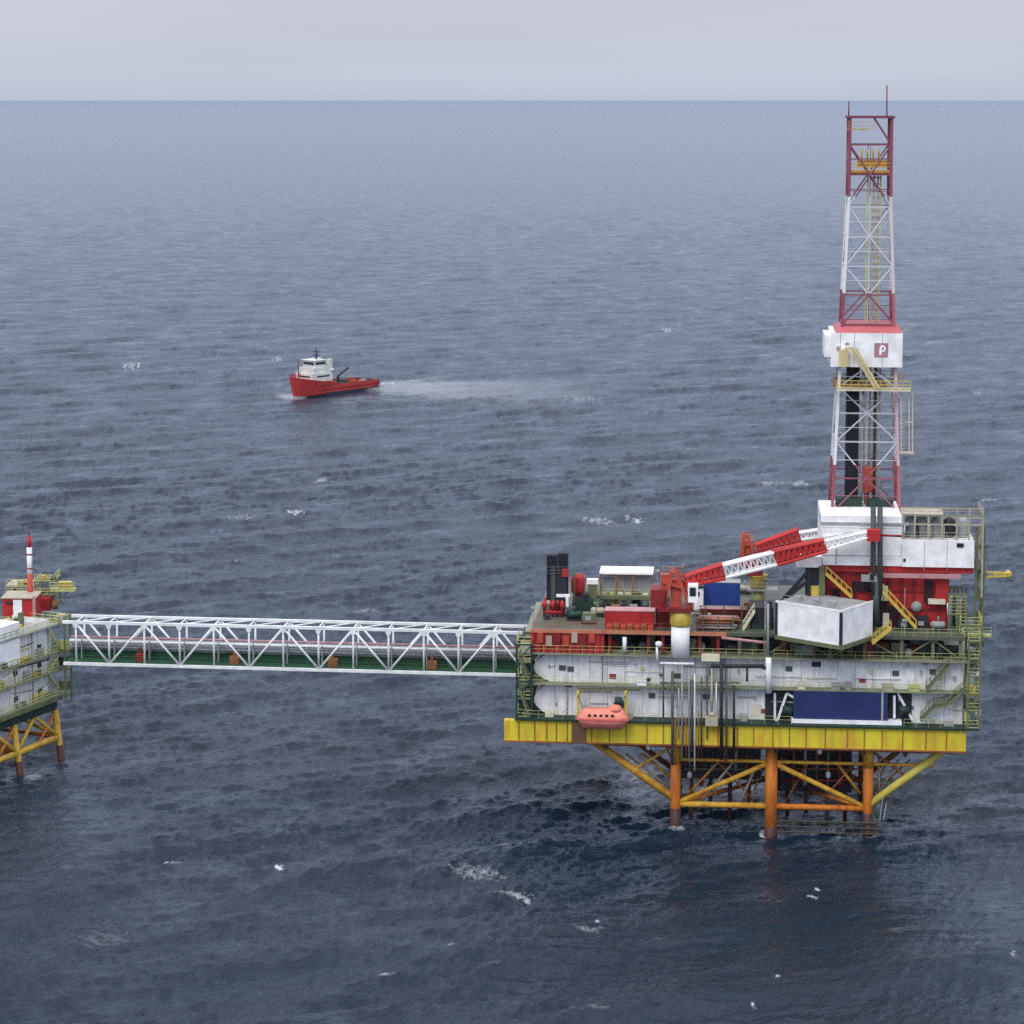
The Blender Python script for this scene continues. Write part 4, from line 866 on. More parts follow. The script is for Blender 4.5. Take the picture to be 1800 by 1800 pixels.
for px in (1056, 1084, 1112, 1146):
    for v in (vk, vk + 4): fr.box(U(px,1040,v) - .12, U(px,1040,v) + .12, v - .1, v + .1, zroof, zt_)
for z in (zm_ - .6, zt_ - .2):
    for v in (vk, vk + 4): fr.beam((U(1056,1040,v), v, z), (U(1146,1040,v), v, z), .14, .14)
    for px in (1056, 1146): fr.beam((U(px,1040,vk), vk, z), (U(px,1040,vk+4), vk + 4, z), .14, .14)
t.part("frame", fr, RUST)
t.part("roof", MB().box(U(1054,1010,vk), U(1148,1010,vk), vk - .4, vk + 4.4, zt_ + .003, zt_ + .28), WHITE2)
t.part("floor", MB().box(U(1046,1040,vk), U(1162,1040,vk), vk - .8, vk + 4.4, zm_ - .5, zm_), OLIVED)
t.part("railing", MB().rail([(U(1046,1040,vk), vk - .8, zm_), (U(1162,1040,vk), vk - .8, zm_)], 1.0, .9), OLIVE)
for x0, x1, m_ in ((1058, 1082, GREY), (1086, 1094, TAN), (1096, 1110, GREY), (1114, 1144, GREY)): rect(t, "hung_panel", x0, 1014, x1, 1041, vk + 1.0, .3, m_)
for i, px in enumerate((1062, 1076, 1090, 1104, 1120, 1134)): t.part("drum", MB().lathe((U(px,1060,vk+1), vk + 1, zroof), [(.5, 0), (.55, .2), (.55, 1.6), (.3, 1.9)], 12), (TAN, OLIVE, WHITE3, CREAM, GREEND, WHITE3)[i], smooth=True)
def container(name, label, x0, x1, y1, y0, mat, v, roofm, dv=2.4, group=None, rib=REDD):
    t = thing(name, label, "container", (x0 + x1) / 2, y1, v, group)
    a = P(x0, y1, v); b = P(x1, y1, v); z1 = P(x0, y0, v).z; z0 = zroof + .01
    body = t.part("body", MB().box(a.x, b.x, v, v + dv, z0, z1), mat)
    r_ = MB(); n_ = int((b.x - a.x) / .42)
    for i in range(n_): u = a.x + .25 + i * .42; r_.box(u, u + .16, v - .06, v - .003, z0 + .25, z1 - .2)
    t.part("corrugation", r_, mat, body)
    for u in (a.x, b.x - .18): t.part("corner_post", MB().box(u, u + .18, v - .1, v - .004, z0, z1), mat, body)
    t.part("roof", MB().box(a.x - .03, b.x + .03, v - .08, v + dv + .03, z1 + .003, z1 + .1), roofm)
    return t
vc1 = deckv(1104, 1105) 
container("shipping_container", "low red corrugated container standing on the deck edge left of the near crane", 1063, 1150, 1104, 1074, RED, max(vc1, 1.2), PINK, 2.6)
t = thing("pallet_stack", "orange-brown crates laid in a row in front of the low red container", "crates", 1105, 1106, 1.1)
for i in range(7): t.part("crate", MB().box(U(1066 + i*12,1100,.95), U(1076 + i*12,1100,.95), .95, max(vc1, 1.2) - .07 if vc1 > 1.6 else 1.1, zroof + .01, zroof + .55 + .15*(i%2)), (REDO, RUST)[i % 2])
vb1 = 13.0
t = container("shipping_container", "dark blue container with a pale top on the raised rack right of the near crane", 1237, 1301, 1063, 1024, BLUEC, vb1, GREY, 2.6)
container("shipping_container", "dark red container partly hidden behind the near crane's column", 1152, 1182, 1092, 1070, REDD, 4.0, REDD, 2.4)
t = thing("white_tool_cabin", "small white cabin with green top between the near crane cab and the blue container", "cabin", 1226, 1062, 11)
rect(t, "wall", 1216, 1034, 1236, 1078, 11, 2, WHITE2); rect(t, "window", 1220, 1040, 1230, 1048, 10.9, .08, GLASS); rect(t, "roof", 1214, 1030, 1238, 1033.6, 10.8, 2.4, GREEND)
# racks of drill pipe
random.seed(3)
for k_, (x0, x1, py, v, nlay, lab) in enumerate(((1228, 1296, 1098, 2.5, 4, "front stack of brown drill pipes right of the white crane column"), (1232, 1312, 1084, 7.5, 5, "rear stack of brown and grey drill pipes below the blue container"))):
    t = thing("pipe_stack", lab, "pipe stack", (x0 + x1) / 2, py, v, "stacks of drill pipe on the deck")
    for i in range(nlay):
        for j in range(7):
            z = zroof + .35 + i * .36; vv = v + j * .38 + (i % 2) * .19; o_ = random.uniform(-.5, .5)
            t.bar("drill_pipe", (U(x0,1090,v) + o_, vv, z), (U(x1,1090,v) + o_, vv, z), .17, (RUST, REDD, DARK, PINK, GREY, RUST)[random.randrange(6)], n=6)
    for px in (x0 + 8, (x0 + x1) / 2, x1 - 8): t.part("rack_post", MB().box(U(px,1090,v)-.1, U(px,1090,v)+.1, v - .3, v - .1, zroof, zroof + nlay * .36 + .6), OLIVED)
t = thing("mud_treatment_unit", "dark machinery tower between the pipe stacks and the white accommodation block", "machinery", 1342, 1118, 3)
rect(t, "housing", 1318, 1068, 1360, 1118, 4, 5, DARK); rect(t, "panel", 1322, 1095, 1340, 1112, 3.8, .19, GREEND); rect(t, "column", 1352, 1058, 1357, 1118, 3.3, .5, DARK); rect(t, "column", 1344, 1058, 1347, 1118, 3.4, .4, GREY)
t.part("stairway", stair_mb(P(1306, 1106, 3.4), P(1326, 1074, 3.4), .9), CREAM); t.part("railing", MB().rail([P(1316, 1068, 3.9), P(1362, 1068, 3.9)], 1.1, .8), OLIVED)
# scattered small deck gear
gear = [(1010,1092,GREEND,"low dark green pump skid left of centre of the left deck","pump"),(1035,1097,OLIVED,"olive valve box nearest the front edge of the left deck","valve box"),(1050,1085,TAN,"tan equipment crate left of the low red container","crate"),
        (1000,1084,GREYP,"grey tank skid right of the red pipework on the left deck","skid"),(1165,1060,OLIVED,"olive equipment skid right of the roofed rack","skid"),(1620,1106,DARK,"dark pump skid in front of the red substructure's right half","pump"),
        (1650,1110,GREY,"grey generator box at the right front of the upper deck","box"),(1590,1108,GREEND,"dark green winch in front of the red substructure","winch"),(1310,1045,TAN,"tan tank skid behind the pipe stacks near the far crane","skid"),(1290,1072,GREEND,"green tank skid right of the blue container","skid")]
for i, (px, py, m_, lab, cat) in enumerate(gear):
    v = max(1.4, deckv(py, px)); t = thing(("pump_skid", "equipment_box")[i % 2], lab, cat, px, py, v); u = U(px, py, v)
    t.part("skid_frame", MB().box(u - 1.1, u + 1.1, v, v + 1.4, zroof + .005, zroof + .25), DARK)
    if i % 2: t.part("housing", MB().box(u - .9, u + .9, v + .1, v + 1.3, zroof + .253, zroof + 1.3 + .2 * (i % 3)), m_); t.part("panel", MB().box(u - .5, u + .3, v + .04, v + .097, zroof + .5, zroof + 1.1), GREY)
    else: t.part("vessel", MB().lathe((u - 1.0, v + .7, zroof + .8), [(.2, 0), (.5, .15), (.5, 1.8), (.2, 2.0)], 12, 'x'), m_, smooth=True); t.bar("pipe", (u, v + .7, zroof + 1.2), (u, v + .7, zroof + 2.0), .12, m_)

# ------------------------------------------------------------------ bridge
vB = 24.0
b1 = M.world(P(922, 1187, vB)); zB = b1.z
b0 = sea_at(112, 1166, zB)
BF = Frame(b0, math.atan2(b1.y - b0.y, b1.x - b0.x))
LB = (Vector((b1.x, b1.y, 0)) - Vector((b0.x, b0.y, 0))).length + 1.5
WB = 4.5
hB = BF.P(560, 1104, 0).z - zB
br = Thing("footbridge", "long white truss bridge joining the two platforms above the sea", "bridge", BF, (LB / 2, WB / 2, zB))
ch = [br.part("chord", MB().beam((0, v, z), (LB, v, z), .42, .42), BRIDGEW) for v in (0, WB) for z in (zB, zB + hB)]
nB = 15; bw = LB / nB
ups = [u for u in (BF.P(px, 1140, 0).x for px in (134, 192, 254, 316, 376, 438, 498, 560, 621, 683, 745, 806, 868)) ]
for v in (0, WB):
    for i, u in enumerate(ups):
        br.bar("truss_post", (u, v, zB + .2), (u, v, zB + hB - .2), .15, BRIDGEW)
    for i in range(len(ups) - 1):
        lo, hi = zB + .1, zB + hB - .1
        if i % 2 == 0: p, q = (ups[i], v, hi), (ups[i+1], v, lo)
        else: p, q = (ups[i], v, lo), (ups[i+1], v, hi)
        br.bar("diagonal", p, q, .17, BRIDGEW)
    br.bar("diagonal", (ups[-1], v, zB + hB - .1), (ups[-1] + 5, v, zB + .1), .17, BRIDGEW)
for i, u in enumerate(ups):
    br.bar("top_tie", (u, 0, zB + hB), (u, WB, zB + hB), .12, BRIDGEW)
    if i < len(ups) - 1: br.bar("top_tie", (u, 0, zB + hB), (ups[i+1], WB, zB + hB), .1, BRIDGEW)
br.part("deck", MB().box(0, LB, .35, WB - .35, zB - .1, zB + .08), GREEN)
br.part("kick_plate", MB().box(0, LB, WB - .3, WB - .2, zB + .09, zB + 1.2), GREEN)
br.part("railing", MB().rail([(0, .4, zB + .1), (LB, .4, zB + .1)], 1.1, 1.5, .03), GREEN)
br.part("cable_tray", MB().box(0, LB, WB - 1.6, WB - .6, zB + 2.45, zB + 2.6), GREY)
for i, (v, z, r, m_) in enumerate(((WB - .6, 1.5, .22, GREY), (WB - .7, 2.05, .2, WHITE3), (WB - 1.3, 2.85, .2, WHITE3), (WB - .8, 2.9, .24, GREY), (WB - .5, 3.3, .15, PINK), (WB - 1.2, 1.9, .14, GREY))):
    br.bar("pipeline", (0, v, zB + z), (LB, v, zB + z), r, m_)
for u in ups: br.part("gusset_plate", MB().prism([(u-.5, zB+hB-.2),(u+.5, zB+hB-.2),(u+.2, zB+hB-.9),(u-.2, zB+hB-.9)], -.2, -.12), BRIDGEW)
for u in ups: br.part("pipe_hanger", MB().box(u - .08, u + .08, WB - 1.7, WB - .3, zB + 1.2, zB + 1.35).box(u - .08, u + .08, WB - 1.75, WB - 1.6, zB + .1, zB + 3.2), GREY)
for i, (px, m_) in enumerate(((244, REDD), (410, RUST), (583, RUST), (758, RUST))):
    u = BF.P(px, 1160, 1).x; br.part("valve_box", MB().box(u - .7, u + .7, 1.6, 2.6, zB + .09, zB + 1.3).tube((u, 1.8, zB + 1.5), (u, 1.8, zB + 2.4), .2), m_)

# ------------------------------------------------------------------ left platform (mostly outside the frame)
Q = L.P; LG = L.G
lp = Thing("offshore_platform", "white walled platform on yellow jacket legs at the left edge, joined to the truss bridge", "platform", L, (12, -12, 0))
zl = {n_: Q(104, y, 0).z for n_, y in (('top', 1096), ('a', 1146), ('b', 1178), ('c', 1222), ('br', 1297))}
LU, LV = 34.0, -26.0
def lw(z0, z1, mat=WHITE, inset=.9): return lp.part("wall", MB().box(inset, LU, LV, -inset, z0, z1), mat)
lv_ = [zl['c'], zl['b'], zl['a'], zl['top']]
for z in lv_: lp.part("deck", MB().box(-.3, LU + .5, LV, -.1, z - .22, z), GRATE if z < lv_[-1] else paint("roof_grey", (.36, .37, .34), (.2, .2, .15), .5, streak=False))
lp.part("parapet", MB().box(1.0, LU, -1.2, -1.0, lv_[-1] + .005, lv_[-1] + .8).box(1.0, 1.2, -8, -1.203, lv_[-1] + .005, lv_[-1] + .8), WHITE)
for a, b in zip(lv_[:-1], lv_[1:]):
    w_ = lw(a + .005, b - .31)
    jm = MB(); u = 1.8
    while u < LU: jm.box(u, u + .05, -.897, -.86, a + .05, b - .35); u += 2.4
    lp.part("cladding_joint", jm, GREY, w_)
    for u in (3.5, 9.5, 15): lp.part("vent", MB().box(u, u + .9, -.89, -.8, a + 1.2, a + 1.9), DARK, w_)
for z in lv_: lp.part("railing", MB().rail([(-.2, -8, z), (-.2, -.15, z), (LU, -.15, z)], 1.1, 1.5, .045), OLIVE)
lp.part("deck_edge_beam", MB().box(-.5, LU, LV, .1, zl['c'] - .8, zl['c'] - .305), OLIVED)
lp.part("bottom_girder", MB().box(0, LU, LV, -.6, zl['c'] - 2.3, zl['c'] - .805), GREEND)
# landing tower at the bridge end
mb = MB()
for u in (-2.2, -.6):
    for v in (-4, .6): mb.box(u - .12, u + .12, v - .12, v + .12, zl['c'] - 1, zl['top'] + 1)
for z in lv_: mb.box(-2.3, -.35, -4, .7, z - .2, z)
lp.part("landing_tower", mb, OLIVED)
for z in lv_[1:]: lp.part("railing", MB().rail([(-2.2, -4, z), (-2.2, .6, z), (-.6, .6, z)], 1.1, .8, .06), OLIVE)
for i, (u, v, z) in enumerate(((-1.5, .2, zl['b'] + .5), (-1.2, .3, zl['a'] + .3), (-1.8, 0, zl['c'] + .6), (-1.0, .2, zl['top']))): lp.part("equipment_box", MB().box(u - .5, u + .6, v - 1, v + .3, z, z + 1.3), (GREEND, OLIVE, OLIVED, TAN)[i])
# white tower block nearer the camera on the face
lp.part("bright_block", MB().box(L.P(34, 1130, -.3).x, LU, -8, -.2, zl['a'] + .3, zl['top'] + 2.2), WHITE2)
# top deck load
vq = -6.0
def lbox(name, px0, y0, px1, y1, v, dv, mat, parent=None):
    a = Q(px0, y0, v); b = Q(px1, y0, v); z1 = Q(px0, y1, v).z; return lp.part(name, MB().box(a.x, b.x, v - dv, v, z1, a.z), mat, parent)
def LT(name, label, cat, px, py, group=None): 
    p = LG(px, py, zl['top']); return Thing(name, label, cat, L, (p.x, p.y, zl['top'])), p
XW = Frame((0, 0), 0)
def worldbox_thing(name, label, cat, px0, px1, ytop, ybase, dpt, mat, z0=None):
    z0 = zl['top'] if z0 is None else z0
    a = sea_at(px0, ybase, z0); b = sea_at(px1, ybase, z0); b.y = a.y = min(a.y, b.y)
    F_ = Frame((a.x, a.y), 0); t_ = Thing(name, label, cat, F_, (0, 0, z0)); wd = b.x - a.x; z1 = F_.P(px0, ytop, 0).z
    body = t_.part("body", MB().box(0, wd, 0, dpt, z0 + .01, z1), mat); return t_, F_, wd, z0, z1, body
t_, F_, wd, z0, z1, bd = worldbox_thing("red_control_cabin", "red cabin with a white door panel on the left platform's roof", "cabin", 5, 62, 1052, 1090, 5, RED)
t_.part("door", MB().box(wd * .33, wd * .60, -.12, -.003, z0 + .3, z1 - .2), WHITE2, bd); t_.part("pale_strip", MB().box(wd * .93, wd * 1.02, -.2, -.003, z0 + .05, z1 + .4), PINK, bd)
t_.part("roof", MB().box(-.2, wd + .2, -.3, 5.1, z1 + .003, z1 + .2), TAN); t_.part("lamp_bar", MB().box(wd*.1, wd*.33, -.3, -.05, z1 - .8, z1 - .5), DARK, bd)
mt = LG(54, 1080, zl['top']); mast_f = Frame(L.world(mt).xy, 0)
ms = Thing("flare_mast", "slim red and white banded mast on the left platform", "mast", mast_f, (0, 0, zl['top']))
for y0, y1, r, m_ in ((1080, 1008, .45, REDO), (1008, 962, .42, WHITE2), (962, 942, .33, RED), (942, 930, .08, REDD)):
    ms.bar("mast_section", (0, 0, mast_f.P(54, y0, 0).z + .003), (0, 0, mast_f.P(54, y1, 0).z), r, m_, n=12)
for y0 in (1000, 975): ms.part("mast_ring", MB().lathe((0, 0, mast_f.P(54, y0, 0).z), [(.5, 0), (.6, .1), (.5, .2)], 12), REDD, smooth=True)
def worldrack(name, label, cat, px0, px1, ytop, ybase, dpt, mats, n_=5, lv=2):
    z0 = zl['top'] + 0; a = sea_at(px0, ybase, z0); F_ = Frame((a.x, a.y), 0); t_ = Thing(name, label, cat, F_, (0, 0, z0)); wd = F_.P(px1, ybase, 0).x; z1 = F_.P(px0, ytop, 0).z
    mb = MB()
    for i in range(n_):
        for v in (0, dpt): mb.box(wd*i/(n_-1) - .1, wd*i/(n_-1) + .1, v - .1, v + .1, z0, z1)
    for k in range(1, lv + 1):
        z = z0 + (z1 - z0) * k / lv; mb.box(-.2, wd + .2, -.2, dpt + .2, z - .15, z)
    t_.part("frame", mb, mats[0])
    for k in range(1, lv + 1): z = z0 + (z1 - z0) * k / lv; t_.part("railing", MB().rail([(0, -.1, z), (wd, -.1, z), (wd, dpt, z)], 1.1, 1, .06), mats[1])
    rs = random.Random(px0)
    for i in range(6):
        u = wd * rs.random() * .85; z = z0 + (z1 - z0) * rs.choice((0, .5, 1.0)) + .01
        t_.part("equipment_box", MB().box(u, u + rs.uniform(.5, 1.3), .2, 1.4, z, z + rs.uniform(.5, 1.2)), rs.choice((GREEND, STAIR, TAN, OLIVE, REDO, CREAM)))
    return t_
worldrack("helideck_frame", "tan and olive pipe rack behind the red cabin on the left platform", "pipe rack", 12, 62, 1030, 1062, 5, (TAN, OLIVE), 6)
worldrack("olive_rack", "olive raised rack at the corner right of the banded mast on the left platform", "pipe rack", 62, 96, 1022, 1070, 5, (OLIVED, OLIVE), 4)
p_ = sea_at(88, 1040, zl['top'] + 3.2); F3 = Frame((p_.x, p_.y), 0)
t3 = Thing("yellow_green_boom", "yellow-green walkway boom jutting right from the left platform's top corner", "boom", F3, (0, 0, p_.z))
e3 = F3.P(131, 1022, 0)
t3.part("boom", MB().box(0, e3.x, -.1, 1.6, p_.z, p_.z + .4).rail([(0, -.1, p_.z + .4), (e3.x, -.1, p_.z + .4)], 1.1, .8, .07), OLIVE)
t3.part("lamp_box", MB().box(e3.x - 2.6, e3.x - .6, .1, 1.2, p_.z + .41, p_.z + 1.5), STAIR); t3.part("strut", MB().beam((0, .5, p_.z - 3), (e3.x * .7, .5, p_.z), .25, .25), OLIVED)
t_, F_, wd, z0, z1, bd = worldbox_thing("red_winch_house", "small red and brown winch house right of the banded mast on the left platform", "winch house", 68, 88, 1052, 1074, 3, RED)
t_.part("winch_drum", MB().lathe((wd, 1, z0 + .8), [(.3, 0), (.7, .1), (.7, 1.0), (.3, 1.1)], 12, 'x'), RUST, smooth=True)
# jacket of the left platform
zbr = zl['br']; ztp = zl['c'] - 2.3
wy = L.G(108, 1334, 0); 
us = [0.0, 10.4, 20.8, 31.0]
def bat(u, v, z):     # legs lean outwards as they go down
    f = (ztp - z) / ztp; return (u + (u - 15.5) * .0 * f, v * (1 - .0 * f) + (1.1 * (f - 1) if v > -5 else -1.1 * (f - 1)), z)
JY = paint("jacket_yellow", (.62, .42, .05), (.42, .16, .03), .7, scale=.5, low=.42, high=.66, streak=False)
for v in (0.0, -16.0):
    for i, u in enumerate(us):
        lg = lp.bar("jacket_leg", bat(u, v, -3), bat(u, v, ztp), .52, JY if v == 0 else RUST, n=14)
        lp.bar("leg_splash_band", bat(u, v, -3), bat(u, v, 2.2), .57, SPLASH, lg, n=14)
    for i in range(3):
        a, b = us[i], us[i+1]; m_ = JY if v == 0 else RUST; um = (a + b) / 2
        lp.bar("horizontal_brace", bat(a, v, zbr), bat(b, v, zbr), .5 if v == 0 else .35, m_)
        lp.bar("diagonal_brace", bat(a, v, zbr), bat(um, v, ztp), .32, m_); lp.bar("diagonal_brace", bat(b, v, zbr), bat(um, v, ztp), .32, JY if v == 0 else RUST)
        lp.bar("diagonal_brace", bat(um, v, zbr), bat(a, v, ztp - .5), .25, ORG)
for u in us: lp.bar("cross_brace", bat(u, 0, zbr), bat(u, -16, zbr), .35, ORG); lp.bar("cross_brace", bat(u, 0, zbr), bat(u, -16, ztp), .28, JY)

# ------------------------------------------------------------------ support vessel
bow, stern = sea_at(514, 697), sea_at(651, 679.5)
d_ = bow - stern; LSH = d_.length; S = Frame(stern, math.atan2(d_.y, d_.x))
sh = Thing("supply_ship", "red hulled offshore supply vessel with white wheelhouse, heading left and towards the viewer", "ship", S, (LSH / 2, 0, 0))
BW = 5.4
def hull_mesh(z0, stations):
    mb = MB()      # station: (x, half breadth at water, half breadth at deck, deck height)
    for x, bw_, bd_, h, rk in stations:
        for s_ in (-1, 1):
            pass
        mb.V += [(x, -bw_ * .6, z0), (x + rk * .3, -bw_, 0.4), (x + rk, -bd_, h), (x + rk, bd_, h), (x + rk * .3, bw_, 0.4), (x, bw_ * .6, z0)]
    n_ = len(stations)
    for i in range(n_ - 1):
        for j in range(5): mb.F.append((i*6+j, (i+1)*6+j, (i+1)*6+j+1, i*6+j+1))
    mb.F.append((5,4,3,2,1,0)); b = (n_-1)*6; mb.F.append(tuple(b + i for i in range(6)))
    return mb
Ls = LSH
st_ = [(0, BW*.85, BW*.95, 2.4, 0), (Ls*.1, BW, BW, 2.4, 0), (Ls*.56, BW, BW, 2.6, 0), (Ls*.565, BW, BW, 4.6, 0), (Ls*.75, BW*.92, BW, 5.4, 0), (Ls*.86, BW*.7, BW*.9, 6.3, .3), (Ls*.94, BW*.35, BW*.65, 7.0, .9), (Ls*.985, BW*.06, BW*.22, 7.6, 1.6)]
hl = sh.part("hull", hull_mesh(-1.5, st_), SHIPRED)
sh.part("boot_top", MB().box(Ls*.0, Ls*.70, -BW - .05, BW + .05, -.5, .75), DARK, hl)
sh.part("bulwark", MB().box(Ls*.01, Ls*.55, -BW - .02, -BW + .2, 2.5, 3.6).box(Ls*.01, Ls*.55, BW - .2, BW + .02, 2.5, 3.6), SHIPRED, hl)
sh.part("fender_strake", MB().box(Ls*.02, Ls*.8, -BW - .16, -BW - .02, 1.9, 2.2).box(Ls*.02, Ls*.8, BW + .02, BW + .16, 1.9, 2.2), REDD, hl)
sh.part("stern_roller", MB().box(-.5, .8, -BW*.9, BW*.9, 1.2, 3.3), DARK, hl)
sh.part("working_deck", MB().box(Ls*.02, Ls*.55, -BW + .22, BW - .22, 2.45, 2.62), paint("ship_deck", (.16, .07, .05), (.08, .05, .04), .6), hl)
for i in range(5): sh.part("freeing_port", MB().box(Ls*(.60+.04*i), Ls*(.615+.04*i), -BW - .06, -BW - .005, 3.3, 3.9).box(Ls*(.60+.04*i), Ls*(.615+.04*i), BW + .005, BW + .06, 3.3, 3.9), GLASS, hl)
s1 = sh.part("superstructure", MB().box(Ls*.60, Ls*.86, -BW*.82, BW*.82, 5.2, 8.4), SHIPW)
s2 = sh.part("upper_deckhouse", MB().box(Ls*.62, Ls*.83, -BW*.7, BW*.7, 8.403, 10.6), SHIPW)
for s_ in (-1, 1): sh.part("window_row", MB().box(Ls*.64, Ls*.80, s_*BW*.82 - .04, s_*BW*.82 + .04, 6.9, 7.5), GLASS, s1)
sh.part("window_row", MB().box(Ls*.86 - .02, Ls*.86 + .05, -BW*.6, BW*.6, 6.9, 7.5), GLASS, s1)
whl = MB(); a0_, a1_ = Ls*.66, Ls*.79
whl.hexa([(a0_, -BW*.62, 10.603), (a1_, -BW*.62, 10.603), (a1_, BW*.62, 10.603), (a0_, BW*.62, 10.603), (a0_, -BW*.62, 13.2), (a1_ + .5, -BW*.62, 13.2), (a1_ + .5, BW*.62, 13.2), (a0_, BW*.62, 13.2)])
wh = sh.part("wheelhouse", whl, SHIPW)
sh.part("window_band", MB().box(a0_ + .3, a1_ + .1, -BW*.62 - .05, BW*.62 + .05, 11.7, 12.6).box(a1_ + .1, a1_ + .5, -BW*.5, BW*.5, 11.7, 12.6), GLASS, wh)
sh.part("roof", MB().box(a0_ - .3, a1_ + .8, -BW*.68, BW*.68, 13.203, 13.45), SHIPW, wh)
sh.part("mast", MB().tube((Ls*.70, 0, 13.4), (Ls*.70, 0, 18.2), .3, 8, .12).beam((Ls*.70, -2, 16.4), (Ls*.70, 2, 16.4), .25, .25).box(Ls*.68, Ls*.72, -.9, .9, 14.8, 15.2), DARK)
for s_ in (-1, 1):
    sh.part("funnel", MB().box(Ls*.575, Ls*.617, s_*BW*.5 - .7, s_*BW*.5 + .7, 5, 13.4), SHIPW)
    sh.part("life_raft", MB().lathe((Ls*.58, s_*BW*.75, 9.2), [(.2, 0), (.5, .1), (.5, 1.5), (.2, 1.6)], 10, 'x'), SHIPW, smooth=True)
sh.part("foremast", MB().tube((Ls*.93, 0, 7), (Ls*.935, 0, 14.5), .22, 8, .1).tube((Ls*.93, 0, 7), (Ls*.90, 0, 10), .12, 6), REDD)
sh.part("bow_rail", MB().rail([(Ls*.86, -BW*.88, 6.4), (Ls*.97, -BW*.5, 7.4), (Ls*1.02, 0, 7.8), (Ls*.97, BW*.5, 7.4)], 1.0, 1.5, .08), SHIPRED)
sh.part("deck_crane", MB().tube((Ls*.50, BW*.6, 2.6), (Ls*.50, BW*.6, 6.4), .5, 8).beam((Ls*.50, BW*.6, 6.4), (Ls*.34, BW*.4, 9), .5, .6), DARK)
sh.part("towing_winch", MB().lathe((Ls*.53, -2, 4), [(1, 0), (1.3, .1), (1.3, 1.6), (1, 1.7)], 12, 'x').box(Ls*.51, Ls*.56, -3, 3, 2.6, 4.4), RUST)
for i, (x, y, m_) in enumerate(((.44, -1.5, REDO), (.40, 2, GREYP), (.32, -2.4, TAN), (.24, 1, RED))):
    ct = Thing("cargo_box", ("orange cargo box just aft of the ship's winch", "grey cargo box on the ship's working deck beside its crane", "tan cargo box amidships on the ship's working deck", "small red cargo box nearest the ship's stern")[i], "cargo box", S, (Ls*x, y, 2.62))
    ct.part("body", MB().box(Ls*x - 1.3, Ls*x + 1.3, y - 1, y + 1, 2.625, 4.5), m_); ct.part("lid", MB().box(Ls*x - 1.35, Ls*x + 1.35, y - 1.05, y + 1.05, 4.503, 4.65), DARK)



# ------------------------------------------------------------------ small gear crowding the walls and walkways
random.seed(77)
def wall_gear(n_, py0, py1, zlo, v=1.7):
    for i in range(n_):
        px = 950 + (1685 - 950) * (i + random.random()) / n_; slope = (px - 900) * .023
        if 1385 < px < 1565 and zlo < zmid - 1: continue
        c_ = P(px, random.uniform(py0, py1) + slope, v); k_ = random.choice('bbphvt')
        m_ = random.choice((GREY, GREY, TAN, WHITE3, GREY, GREYP, GREY, TAN, OLIVE, CREAM))
        if k_ == 'b': w_, h_ = random.uniform(.15, .5), random.uniform(.2, .6); pl.part("junction_box", MB().box(c_.x, c_.x + w_, 1.62, 1.96, c_.z - h_ / 2, c_.z + h_ / 2), m_)
        elif k_ == 'p': pl.bar("down_pipe", (c_.x, 1.8, zlo), (c_.x, 1.8, zlo + 3.8), random.uniform(.04, .1), m_, n=6)
        elif k_ == 'h': pl.bar("wall_pipe", (c_.x, 1.8, c_.z), (c_.x + random.uniform(2, 7), 1.8, c_.z), random.uniform(.04, .09), m_, n=6)
        elif k_ == 'v': pl.part("louvre", MB().box(c_.x, c_.x + .9, 1.85, 1.96, c_.z - .35, c_.z + .35), GREYP)
        else: pl.part("deck_locker", MB().box(c_.x, c_.x + random.uniform(.6, 1.6), .6, 1.4, zlo + .01, zlo + random.uniform(.5, 1.1)), m_)
wall_gear(34, 1162, 1185, zmid, .9); wall_gear(30, 1215, 1240, zg1 + .43, .9)
# streaks of pipework crossing the red substructure and the drilling house
for i in range(10):
    px = random.uniform(1455, 1660); y0 = random.uniform(1008, 1040); c_ = P(px, y0, 6.6); dm.bar("service_pipe", (c_.x, 6.55, c_.z), (c_.x, 6.55, c_.z - random.uniform(2, 4.5)), .08, random.choice((GREYP, PINK, REDD, DARK)), n=6)
for i in range(2):
    px = 1470 + i * 62; dm.bar("house_pipe", P(px, 948 + (i % 2) * 10, 5.35), P(px, 992, 5.35), .05, GREY, n=6)
# floodlight poles and whip aerials along the deck edges
for i, (px, y0, y1, v) in enumerate(((938,1100,1070,1.2),(1048,1104,1062,1.2),(1222,1112,1076,1.2),(1290,1070,1030,14),(1156,1060,1005,8),(1700,1122,1070,1.2),(1640,1122,1098,1.2),(1345,1060,1020,10),(1590,1125,1092,1.0),(1010,1075,1012,13))):
    b_ = P(px, y1, v); pl.part("light_pole", MB().tube((b_.x, v, zroof), (b_.x, v, b_.z), .07, 6).box(b_.x - .35, b_.x + .35, v - .3, v + .1, b_.z, b_.z + .3), (GREY, OLIVED)[i % 2])
# hoses and small stores on the left and middle deck
for i in range(26):
    px = random.uniform(945, 1340); py = random.uniform(1064, 1100); v = G(px, py, zroof).y; c_ = G(px, py, zroof)
    if v < 1.2 or v > 26: continue
    w_ = random.uniform(.4, 1.3); m_ = random.choice((GREY, GREYP, OLIVED, RUST, REDD, TAN, DARK, GREEND, WHITE3, STAIR))
    pl.part("deck_store", MB().box(c_.x, c_.x + w_, v, v + .8, zroof + .01, zroof + random.uniform(.4, 1.5)), m_)
